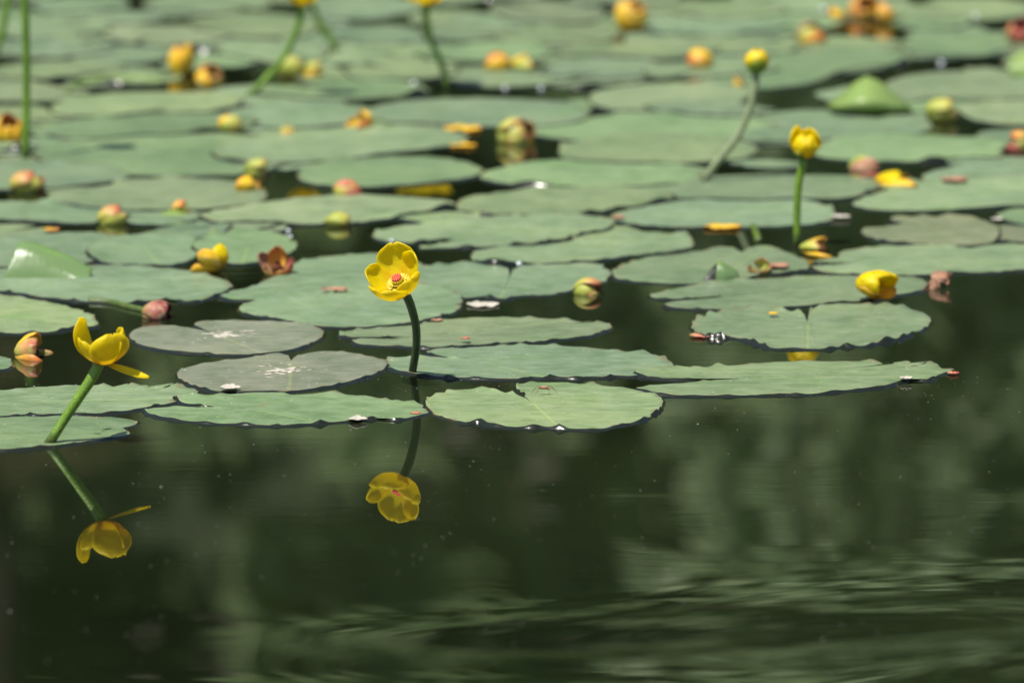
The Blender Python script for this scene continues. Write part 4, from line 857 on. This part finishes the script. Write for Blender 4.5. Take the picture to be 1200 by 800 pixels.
# ------------------------------------------------------------------ fallen and floating flowers
def spent(label, px, py, wpx, kind, heading=0, elev=15, closed=112, np_=4, seed=1, hpx=None, mats=None, sink=0.22, stalk=None, core=True, cat='fallen flower', squash=1.0, group='spent pond lily flowers floating among the pads', name='spent_flower', z0=0.0, spin=0, petals=None):
    """px, py: middle of the visible piece in the photograph; wpx its width. Rests in the water at its real place."""
    r_ = random.Random(seed * 77 + 1)
    Yc_ = G(px, py + (hpx or wpx * 0.7) * 0.30).y
    ax = Vector((math.cos(R(heading)) * math.cos(R(elev)), math.sin(R(heading)) * math.cos(R(elev)), math.sin(R(elev))))
    fr = frame_of(ax) if abs(ax.x) < 0.95 else None
    if fr is None:
        z = ax.normalized(); x = Vector((0, 1, 0)); x = (x - z * x.dot(z)).normalized(); y = z.cross(x); fr = Matrix((x, y, z)).transposed()
    fr = fr @ Matrix.Rotation(R(0 if petals else spin + seed * 37), 3, 'Z')
    parts = []
    mats = mats or [kind] * np_
    for k, q in enumerate(petals or []):
        q = dict(q); mt_ = q.pop('mat'); V, F, uv = petal_pts(seed=seed * 10 + k, **q); parts.append(('sepal', [fr @ v for v in V], F, uv, mt_, 0.0007))
    for k in range(0 if petals else np_):
        V, F, uv = petal_pts(360 / np_ * k + r_.uniform(-12, 12), 0.030 * r_.uniform(0.82, 1.10), 0.0140 * r_.uniform(0.85, 1.1) * (4 / np_) ** 0.6, a0=r_.uniform(0, 8),
                             a1=(closed * r_.uniform(1.18, 1.34) if closed > 95 else closed) + r_.uniform(-12, 10), phi=1.05, seed=seed * 10 + k, jag=0.16, r0=0.002 + 0.0016 * (k % 2), nu=13, nv=11)
        parts.append(('sepal', [fr @ v for v in V], F, uv, mats[k % len(mats)], 0.0007))
    if core:
        V = []; uv = []; n = 14
        for i in range(9):
            u = i / 8; rr = 0.0065 * math.sin(math.pi * (0.12 + 0.78 * u)) ** 0.7 * (1 + 0.12 * math.sin(i * 2.1)); 
            for j in range(n): an = 2 * math.pi * j / n; q = rr * (1 + 0.18 * mnoise.noise(Vector((i, j * 1.7, seed)))); V.append(fr @ Vector((math.cos(an) * q, math.sin(an) * q, 0.001 + 0.016 * u))); uv.append((u, j / n))
        parts.append(('seed_pod', V, grid_faces(9, n, True), uv, 'darkbrown' if kind in ('orange', 'gold', 'brown') else 'pink', 0))
    allv = np.array([v for p in parts for v in p[1]])
    w_now = allv[:, 0].max() - allv[:, 0].min(); s = wpx * 0.93 * mpp(Yc_) / w_now
    cx = (allv[:, 0].max() + allv[:, 0].min()) / 2; cy = (allv[:, 1].max() + allv[:, 1].min()) / 2
    zmin, zmax = allv[:, 2].min(), allv[:, 2].max()
    sz = (hpx or wpx * 0.7) * mpp(Yc_) / ((zmax - zmin) * (1 - sink) * s); squash = max(0.3, min(1.35, sz))
    X = P(px, py, Yc_).x; off = Vector((X - cx * s, Yc_ - cy * s, z0 - (zmin + (zmax - zmin) * sink) * s * squash))
    root = empty(name, (X, Yc_, z0), label, cat, group)
    for nm, V, F, uv, mt, so in parts:
        W_ = [Vector((v.x * s, v.y * s, v.z * s * squash)) + off for v in V]
        mesh_obj(nm, W_, F, M[mt], root, uvs=uv, solid=so)
    if stalk:
        pts = [P(a, b, G(a, b).y) + Vector((0, 0, 0.001)) for a, b in stalk]; add_stem(root, pts, [0.0030] * len(pts), 'stem')
    return root
S_ = spent
S_('large yellow cup fallen open to the right on the long pad', 1028, 344, 54, 'gold', heading=-46, elev=4, seed=3, hpx=33, sink=0.03, z0=0.003, petals=[
    dict(az=185, L=0.038, W=0.0200, a0=0, a1=128, phi=0.95, mat='yellow'), dict(az=95, L=0.037, W=0.0190, a0=0, a1=128, phi=0.95, mat='yellow'),
    dict(az=30, L=0.036, W=0.0160, a0=0, a1=118, phi=0.9, mat='yellow'), dict(az=300, L=0.034, W=0.0150, a0=0, a1=86, phi=0.8, mat='gold'), dict(az=240, L=0.034, W=0.0150, a0=0, a1=112, phi=0.9, mat='gold')])
S_('half open pink and yellow bud floating at the left edge', 40, 410, 50, 'orange', heading=-12, elev=14, closed=92, np_=4, seed=5, hpx=26, mats=['pink', 'orange', 'green', 'gold'], sink=0.34, squash=0.75)
S_('pink bud with a thick green stalk trailing left in dark water', 184, 366, 38, 'pink', heading=-10, elev=5, closed=112, np_=4, seed=6, hpx=20, sink=0.34, stalk=[(105, 354), (130, 356), (150, 361), (172, 366)], mats=['darkpink', 'pink', 'darkpink', 'darkpink'])
S_('dull yellow opened flower with brown back beside the rounded pad', 246, 308, 47, 'gold', heading=150, elev=30, closed=78, np_=5, seed=7, hpx=33, mats=['gold', 'yellow', 'orange', 'orange', 'gold'], sink=0.1)
S_('red and orange wrecked flower gaping open', 323, 312, 46, 'orange', heading=-90, elev=60, closed=84, np_=5, seed=8, hpx=32, mats=['orange', 'red', 'orange', 'brown', 'green'], sink=0.15)
S_('green and pink bud floating right of the main flower', 689, 338, 37, 'green', heading=5, elev=8, closed=118, np_=4, seed=9, hpx=18, mats=['green', 'pink', 'green', 'green'], sink=0.42)
S_('small green bud half sunk behind and left of the main flower', 396, 259, 34, 'green', heading=20, elev=10, closed=118, np_=4, seed=10, hpx=15, mats=['green', 'green', 'pink', 'green'], sink=0.35)
S_('pink and green bud with its sunken half showing, left side', 132, 255, 38, 'pink', heading=20, elev=25, closed=116, np_=4, seed=11, hpx=21, mats=['green', 'pink', 'pink', 'green'], sink=0.25)
S_('orange tipped green bud beside a dark curled leaf', 214, 246, 26, 'green', heading=0, elev=20, closed=110, np_=4, seed=12, hpx=16, mats=['green', 'orange', 'green', 'red'], sink=0.3)
S_('round green and pink bud near the left edge', 32, 217, 43, 'pink', heading=10, elev=40, closed=116, np_=4, seed=13, hpx=24, mats=['green', 'pink', 'green', 'pink'], sink=0.2)
S_('red and pink bud behind the small half sunk green bud', 408, 223, 38, 'red', heading=5, elev=12, closed=108, np_=4, seed=14, hpx=18, mats=['pink', 'red', 'green', 'red'], sink=0.35)
S_('small round red and yellow bud, left side', 300, 200, 30, 'red', heading=10, elev=15, closed=118, np_=4, seed=15, hpx=20, mats=['green', 'red', 'orange', 'green'], sink=0.3)
S_('pointed yellow and pink petal cup below the small red and yellow bud', 290, 218, 30, 'gold', heading=150, elev=15, closed=70, np_=2, seed=16, hpx=18, mats=['gold', 'orange'], sink=0.2, core=False)
S_('golden round bud at the left edge beside the tall stalk', 10, 158, 38, 'gold', heading=-80, elev=55, closed=116, np_=4, seed=17, hpx=38, mats=['gold', 'gold', 'orange', 'gold'], sink=0.08, squash=1.35)
S_('pink and yellow bud in the far left', 270, 148, 32, 'pink', heading=15, elev=15, closed=116, np_=4, seed=18, hpx=20, mats=['green', 'pink', 'pink', 'gold'], sink=0.2)
S_('tall pink orange bud of the far left pair', 213, 76, 34, 'orange', heading=-85, elev=70, closed=116, np_=4, seed=19, hpx=38, mats=['gold', 'green', 'orange', 'gold'], sink=0.1, squash=1.25)
S_('shorter green and red bud of the far left pair', 246, 92, 36, 'green', heading=-60, elev=40, closed=116, np_=4, seed=20, hpx=25, mats=['green', 'orange', 'gold', 'green'], sink=0.2)
S_('yellow green bud behind the leaning stalk', 340, 83, 32, 'green', heading=10, elev=15, closed=114, np_=4, seed=21, hpx=24, mats=['green', 'green', 'pink', 'green'], sink=0.2)
S_('pale yellow green petal cup right of the leaning stalk', 367, 85, 26, 'green', heading=10, elev=10, closed=108, np_=3, seed=22, hpx=18, mats=['green', 'gold', 'green'], sink=0.25)
S_('faint green and orange bud behind the long pad', 338, 155, 24, 'green', heading=0, elev=5, closed=114, np_=4, seed=23, hpx=12, mats=['green', 'orange', 'green', 'green'], sink=0.4)
S_('pale orange pointed flower in the middle distance', 421, 145, 35, 'gold', heading=200, elev=30, closed=88, np_=3, seed=24, hpx=22, mats=['gold', 'orange', 'gold'], sink=0.12, core=False)
S_('round pale green bud floating in dark water', 605, 158, 48, 'green', heading=-30, elev=35, closed=120, np_=4, seed=25, hpx=27, mats=['green', 'green', 'green', 'green'], sink=0.32)
S_('fallen orange bud of the far orange and yellow pair', 583, 76, 34, 'orange', heading=170, elev=15, closed=114, np_=4, seed=26, hpx=22, mats=['orange', 'pink', 'orange', 'gold'], sink=0.12)
S_('yellow half of the far orange and yellow pair', 613, 77, 32, 'gold', heading=10, elev=8, closed=92, np_=3, seed=27, hpx=16, mats=['gold', 'gold', 'green'], sink=0.25, core=False)
S_('round orange and yellow bud at the top, dark beneath', 740, 24, 40, 'orange', heading=-60, elev=50, closed=116, np_=4, seed=28, hpx=36, mats=['gold', 'gold', 'orange', 'gold'], sink=0.1, squash=1.3)
S_('small round orange bud left of the tall bud', 820, 73, 33, 'orange', heading=180, elev=20, closed=116, np_=4, seed=29, hpx=22, mats=['gold', 'orange', 'gold', 'orange'], sink=0.1)
S_('tiny orange brown bud beside the curved stalk', 866, 99, 14, 'orange', heading=0, elev=30, closed=118, np_=3, seed=30, hpx=12, mats=['orange', 'brown', 'gold'], sink=0.2, core=False)
S_('green bud with an orange mouth, far right', 952, 44, 40, 'green', heading=10, elev=18, closed=104, np_=4, seed=31, hpx=26, mats=['green', 'brown', 'green', 'orange'], sink=0.18)
S_('big golden flower of the fallen pair at the top right', 1013, 13, 38, 'gold', heading=-70, elev=35, closed=104, np_=4, seed=32, hpx=28, mats=['gold', 'orange', 'gold', 'orange'], sink=0.1)
S_('small golden cup of the fallen pair at the top right', 1038, 20, 24, 'gold', heading=20, elev=25, closed=114, np_=3, seed=33, hpx=22, mats=['gold', 'orange', 'gold'], sink=0.1, core=False)
S_('flat yellow petal cup left of the golden fallen pair', 980, 18, 26, 'gold', heading=180, elev=5, closed=70, np_=2, seed=34, hpx=12, mats=['gold', 'green'], sink=0.25, core=False)
S_('green bud showing a red mouth at the right', 1104, 134, 42, 'green', heading=5, elev=22, closed=108, np_=4, seed=35, hpx=26, mats=['green', 'red', 'green', 'green'], sink=0.12, spin=90)
S_('red bud standing at the right edge near the top', 1196, 42, 34, 'red', heading=-90, elev=60, closed=112, np_=4, seed=36, hpx=30, mats=['red', 'pink', 'red', 'pink'], sink=0.1, squash=1.3)
S_('round pink orange bud at the right edge', 1193, 172, 30, 'pink', heading=175, elev=15, closed=118, np_=4, seed=37, hpx=26, mats=['orange', 'pink', 'red', 'green'], sink=0.15)
S_('red and green bud in front of the closed yellow cup', 1014, 200, 42, 'red', heading=5, elev=15, closed=108, np_=4, seed=38, hpx=24, mats=['red', 'green', 'brown', 'red'], sink=0.25)
S_('crumpled yellow flower right of the red and green bud', 1050, 212, 52, 'gold', heading=0, elev=12, closed=88, np_=4, seed=39, hpx=13, mats=['gold', 'yellow', 'gold', 'brown'], sink=0.35, squash=0.8)
S_('dried yellow flower with a dark middle at the foot of the straight stalk', 956, 294, 42, 'gold', heading=0, elev=8, closed=70, np_=4, seed=40, hpx=12, mats=['gold', 'green', 'gold', 'gold'], sink=0.2, z0=0.001, squash=0.6)
S_('curled green sepal rim beside the brown scrap', 890, 316, 30, 'green', heading=-100, elev=50, closed=80, np_=3, seed=41, hpx=14, mats=['green', 'pink', 'green'], sink=0.2, z0=0.002, squash=0.8, core=False)

# ------------------------------------------------------------------ loose petals and scraps
def scrap(name, label, px, py, wpx, hpx_, mat, cat='petal', curl=0.3, z=0.0015, rot=0.0, seed=0, th=0.0006, group='loose petals and scraps on the water'):
    Yc_ = G(px, py).y; s = mpp(Yc_); hw = wpx * s / 2; hd = max(hpx_ * s / 0.19 / 2, hw * 0.25); V = []; uv = []
    hd = min(hd, hw * 0.9)
    n1, n2 = 13, 7; X0 = P(px, py, Yc_).x
    for i in range(n1):
        u = -1 + 2 * i / (n1 - 1); wd = hd * max(0.05, 1 - abs(u) ** 2.3) ** 0.6 * (1 + 0.9 * mnoise.noise(Vector((u * 4.5, seed * 2.7, 1.1))))
        for j in range(n2):
            v = -1 + 2 * j / (n2 - 1)
            zz = z + 0.5 * curl * hw * (0.35 * (u * u) + 0.55 * v * v * wd / hd) + 0.12 * hw * mnoise.noise(Vector((u * 2 + seed * 3.1, v * 2, seed)))
            x = u * hw; y = v * wd * (1 + 0.25 * mnoise.noise(Vector((u * 3, v, seed + 9))))
            c, s2 = math.cos(rot), math.sin(rot)
            V.append((X0 + x * c - y * s2, Yc_ + x * s2 + y * c, max(zz, -0.002))); uv.append((i / (n1 - 1), j / (n2 - 1)))
    return tag(mesh_obj(name, V, grid_faces(n1, n2), M[mat], uvs=uv, solid=th, loc=(X0, Yc_, z)), label, cat, group)
scrap('loose_petal', 'flat yellow petal floating left of the round pale green bud', 542, 153, 44, 8, 'gold', z=0.001)
scrap('loose_petal', 'lower yellow petal floating below the flat yellow petal', 543, 172, 30, 10, 'gold', z=0.001, rot=0.2, seed=2)
scrap('loose_petal', 'narrow orange petal floating left of the straight stalk', 847, 268, 43, 6, 'gold', z=0.002, curl=0.12, seed=3)
scrap('loose_petal', 'cream white petal floating right of the main flower stalk', 566, 358, 38, 6, 'white', curl=0.08, z=0.001, seed=4)
scrap('petal_scrap', 'white scrap at the front rim of the long front pad', 420, 494, 22, 6, 'white', cat='scrap', curl=0.5, z=0.002, seed=5)
scrap('petal_scrap', 'white scrap stuck at the tip of the long right pad', 1062, 448, 15, 8, 'white', cat='scrap', curl=0.9, z=0.003, seed=6)
scrap('petal_scrap', 'pinkish brown crumb standing on the ragged pad', 725, 262, 15, 12, 'brown', cat='scrap', curl=1.6, z=0.004, seed=7)
scrap('petal_scrap', 'pale scrap between the two left front pads', 270, 460, 24, 6, 'white', cat='scrap', curl=0.4, z=0.004, seed=8)
scrap('petal_scrap', 'small red scrap lying on the pad behind the main stalk', 545, 403, 11, 4, 'red', cat='scrap', curl=0.5, z=0.0045, seed=9)
scrap('petal_scrap', 'reddish scrap at the left corner of the round notched pad', 822, 395, 28, 6, 'red', cat='scrap', curl=0.3, z=0.001, seed=10)
scrap('petal_scrap', 'red curl caught between the two front pads', 487, 486, 13, 5, 'red', cat='scrap', curl=0.6, z=0.001, seed=11)
scrap('petal_scrap', 'pink bit at the far tip of the long right pad', 1117, 439, 14, 6, 'red', cat='scrap', curl=0.6, z=0.001, seed=12)
scrap('petal_scrap', 'white scrap with a red crumb right of the straight stalk', 985, 257, 22, 7, 'white', cat='scrap', curl=0.5, z=0.002, seed=13)
scrap('petal_scrap', 'brown petal under the curled green sepal rim', 912, 317, 26, 9, 'brown', cat='scrap', curl=0.8, z=0.003, seed=14)
scrap('petal_scrap', 'brown dead petal caught behind the main flower, left', 392, 345, 30, 4, 'brown', cat='scrap', curl=0.2, z=0.0045, seed=15)
scrap('petal_scrap', 'brownish crumbs left of the tip of the pad behind the main stalk', 512, 378, 14, 5, 'brown', cat='scrap', curl=0.4, z=0.002, seed=16)
scrap('petal_scrap', 'tan scrap lying on the left of the round notched pad', 906, 373, 12, 3, 'gold', cat='scrap', curl=0.1, z=0.0045, seed=17)
scrap('petal_scrap', 'pale scrap beside the ragged brown pad', 1168, 261, 14, 6, 'white', cat='scrap', curl=0.6, z=0.003, seed=18)
scrap('petal_scrap', 'orange smear left of the pink and green bud', 60, 271, 20, 5, 'orange', cat='scrap', curl=0.4, z=0.001, seed=19)
scrap('petal_scrap', 'brown scrap on the pad in front of the yellow and red flowers', 1118, 216, 30, 5, 'brown', cat='scrap', curl=0.5, z=0.004, seed=20)
# dead brown leaf scrap at the rim of the wide right pad
Yd = G(1100, 337).y
dl = empty('dead_leaf', G(1100, 340), 'crumpled dead brown leaf bits standing at the rim of the wide right pad', 'dead leaf')
patch('leaf_piece', [[(1090, 322, Yd + .01), (1098, 318, Yd + .012), (1106, 317, Yd + .008), (1116, 321, Yd)], [(1094, 329, Yd + .004), (1101, 325, Yd - .002), (1108, 326, Yd), (1112, 328, Yd + .004)], [(1098, 332, Yd), (1104, 331, Yd - .004), (1108, 332, Yd), (1110, 333, Yd)]], M['brown'], dl, jagged=1)
patch('leaf_piece', [[(1088, 332, Yd), (1094, 325, Yd - .004), (1098, 328, Yd - .004)], [(1089, 340, Yd - .004), (1096, 335, Yd - .010), (1103, 337, Yd - .004)], [(1092, 348, Yd - .008), (1097, 345, Yd - .008), (1101, 340, Yd - .004)]], M['brown'], dl, jagged=2)
add_stem(dl, [P(1104, 337, Yd) , P(1118, 338, Yd), P(1136, 338, Yd)], [0.0007, 0.0006, 0.0003], 'stemgrey', name='leaf_stalk')
# bright green strip and upturned leaf pieces
def strip(label, pts, rad, mat='foldgreen', name='green_stalk', cat='stalk'):
    Pp = [G(x, y) + Vector((0, 0, 0.002)) for x, y in pts]; V, F, uv = tube(Pp, rad, 12, 24, 0.05)
    return tag(mesh_obj(name, V, F, M[mat], uvs=uv, loc=Pp[0]), label, cat)
strip('bright green turned up leaf edge curving over the water in front of the tall pink bud', [(78, 109), (100, 99), (130, 96), (160, 95), (190, 97)], [0.002, 0.004, 0.0045, 0.004, 0.002])  # lit, turned-up pad edge, put in as a bright tube
strip('short green stalk standing under water left of the straight stalk', [(889, 285), (886, 276), (883, 268)], [0.0035, 0.0035, 0.003], 'stem')
Yq = G(1195, 92).y
patch('upturned_leaf', [[(1182, 88, Yq), (1196, 94, Yq), (1230, 94, Yq)], [(1180, 74, Yq + .01), (1196, 72, Yq + .01), (1230, 70, Yq + .01)], [(1192, 62, Yq + .03), (1202, 58, Yq + .03), (1230, 56, Yq + .03)]], M['foldgreen'], None, 'green upturned leaf edge cut by the right edge', 'leaf')
Yq = G(200, 256).y
patch('upturned_leaf', [[(183, 262, Yq), (205, 263, Yq), (232, 261, Yq)], [(186, 252, Yq + .01), (205, 250, Yq + .01), (226, 254, Yq + .01)], [(194, 247, Yq + .03), (206, 244, Yq + .03), (222, 248, Yq + .03)]], M['foldgreen'], None, 'bright green leaf edge turned up in front of the orange tipped bud', 'leaf')
Yq = G(230, 240).y
patch('upturned_leaf', [[(184, 258, Yq), (192, 250, Yq), (200, 246, Yq)], [(192, 246, Yq + .01), (200, 241, Yq + .01), (212, 240, Yq + .01)], [(200, 237, Yq + .03), (210, 236, Yq + .03), (218, 239, Yq + .03)]], M['greensepal'], None, 'dark curled leaf tip beside the orange tipped bud', 'leaf')

def droppings(padname, px, py, rx, ry, seed):
    o = find(padname); r_ = random.Random(seed); V = []; F = []; org = Vector(o.location)
    L = [q for q in LEAVES if q['obj'] is o][0]; idx = LEAVES.index(L)
    for i in range(46):
        a = r_.uniform(0, 6.28); q = abs(r_.gauss(0, 0.45)); x = px + rx * q * math.cos(a); y = py + ry * q * math.sin(a) - 0.25 * ry * q * math.cos(a)
        c = G(x, y, BASE + 0.001); Pn = np.array([[c.x, c.y]])
        if weight(L, Pn, 0.001)[0] < 0.9: continue
        z = BASE + stackH(idx, Pn)[0] + und(c.x, c.y) + 0.0004; w_ = r_.uniform(0.0005, 0.0024) * (1.2 - min(q, 1) * 0.7); n1 = 9; o0 = len(V); ang = r_.gauss(0.5, 0.7); st = r_.uniform(1, 3)
        for j in range(n1):
            an = 2 * math.pi * j / n1; rr = w_ * (1 + r_.uniform(-.4, .4)); ex, ey = math.cos(an) * rr * st, math.sin(an) * rr
            V.append((c.x + ex * math.cos(ang) - ey * math.sin(ang), c.y + ex * math.sin(ang) + ey * math.cos(ang), z))
        V.append((c.x, c.y, z + 0.0003))
        mesh_obj('white_stain', V, [(j, (j + 1) % n1, n1) for j in range(n1)], M['white'], o, uvs=[(0.3, 0.5)] * len(V)); V = []
droppings('lower of the two purple pads', 328, 433, 44, 12, 1)
droppings('upper of the two purple pads', 262, 391, 52, 9, 2)

# ------------------------------------------------------------------ the insect on the front pad
ins = empty('insect', G(637, 459, 0.004), 'small brown long legged insect resting on the round front pad', 'insect')
Yi = G(637, 459, 0.004).y; s = mpp(Yi)
c0 = G(637, 459, 0.004) + Vector((0, 0, 0.003))
V, F, uv = tube([c0 + Vector((-0.004, 0.001, -0.0005)), c0 + Vector((-0.001, 0, 0.0003)), c0 + Vector((0.002, 0, 0.0002)), c0 + Vector((0.0055, -0.001, -0.0008))], [0.0004, 0.0013, 0.0012, 0.0003], 10, 14)
mesh_obj('body', V, F, M['brown'], ins, uvs=uv)
for k, (dx, dy) in enumerate([(-0.010, -0.006), (-0.006, -0.009), (0.005, -0.010), (0.011, -0.005), (-0.008, 0.008), (0.009, 0.008)]):
    V, F, uv = tube([c0, c0 + Vector((dx * 0.55, dy * 0.55, 0.0010)), c0 + Vector((dx, dy, -0.003))], [0.0002, 0.00014, 0.0001], 6, 8)
    mesh_obj('leg', V, F, M['darkbrown'], ins, uvs=uv)

# ------------------------------------------------------------------ water beads with painted glints and floating specks
m_, n_, l_, b_, o_ = new_mat('painted_glint'); b_.inputs['Base Color'].default_value = (0.62, 0.66, 0.7, 1); b_.inputs['Roughness'].default_value = 0.25  # pale base colour stands in for the sun glint on each drop
BUB = m_
def bead(px, py, rp, label):
    c = G(px, py, 0.0015); r_ = rp * mpp(c.y); V = []; n = 12
    for i in range(7):
        a = math.pi / 2 * i / 6
        for j in range(n): an = 2 * math.pi * j / n; V.append((c.x + math.cos(an) * math.cos(a) * r_, c.y + math.sin(an) * math.cos(a) * r_, 0.001 + math.sin(a) * r_ * 0.9))
    tag(mesh_obj('glint_bead', V, grid_faces(7, n, True), BUB, loc=(c.x, c.y, 0.001)), label, 'bubble', 'pale beads with painted sun glints on the water')
for (x, y, r_, lb) in [(485, 98, 3.2, 'blurred painted glint bead left of the middle flower stalk foot'), (592, 103, 2.6, 'blurred painted glint bead in front of the orange and yellow pair'), (634, 103, 2.6, 'blurred painted glint bead right of the orange and yellow pair'),
                       (965, 11, 3.2, 'blurred painted glint bead left of the flat yellow petal cup'), (1143, 19, 3.2, 'blurred painted glint bead at the top right in front of the topmost pad'), (1103, 74, 3.2, 'blurred painted glint bead above the rolled leaf pads'),
                       (992, 135, 2.8, 'painted glint bead under the left of the rolled leaf'), (1000, 135, 2.8, 'painted glint bead under the middle of the rolled leaf'), (338, 270, 2.6, 'upper painted glint bead left of the small half sunk green bud'),
                       (341, 277, 2.0, 'lower painted glint bead left of the small half sunk green bud'), (459, 282, 2.8, 'white painted glint bead just above the main flower'), (608, 309, 3.4, 'white painted glint bead in the pad notch right of the main flower')]:
    bead(x, y, r_, lb)
V = []; F = []; r_ = random.Random(4)
for i in range(620):
    px = r_.uniform(-40, 1240); py = 440 + 360 * r_.random() ** 1.7
    c = G(px, py); 
    if any(L['bb'][0] < c.x < L['bb'][2] and L['bb'][1] < c.y < L['bb'][3] and weight(L, np.array([[c.x, c.y]]), 0.003)[0] > 0 for L in LEAVES): continue
    s = r_.choice([0.0002, 0.00025, 0.0003, 0.00045]) * (1.7 if r_.random() < 0.05 else 1); a = r_.uniform(0, 3.14); o = len(V); k = 6
    for j in range(k): an = 2 * math.pi * j / k; V.append((c.x + math.cos(an + a) * s * 1.3, c.y + math.sin(an + a) * s * 1.6, 0.0003))
    V.append((c.x, c.y, 0.0003 + s * 0.7))
    for j in range(k): F.append((o + j, o + (j + 1) % k, o + k))
m_, n_, l_, b_, o_ = new_mat('pale_specks'); b_.inputs['Base Color'].default_value = (0.15, 0.16, 0.13, 1); b_.inputs['Roughness'].default_value = 0.6
tag(mesh_obj('floating_specks', V, F, m_), 'tiny pale dust specks floating on the open water', kind='stuff')
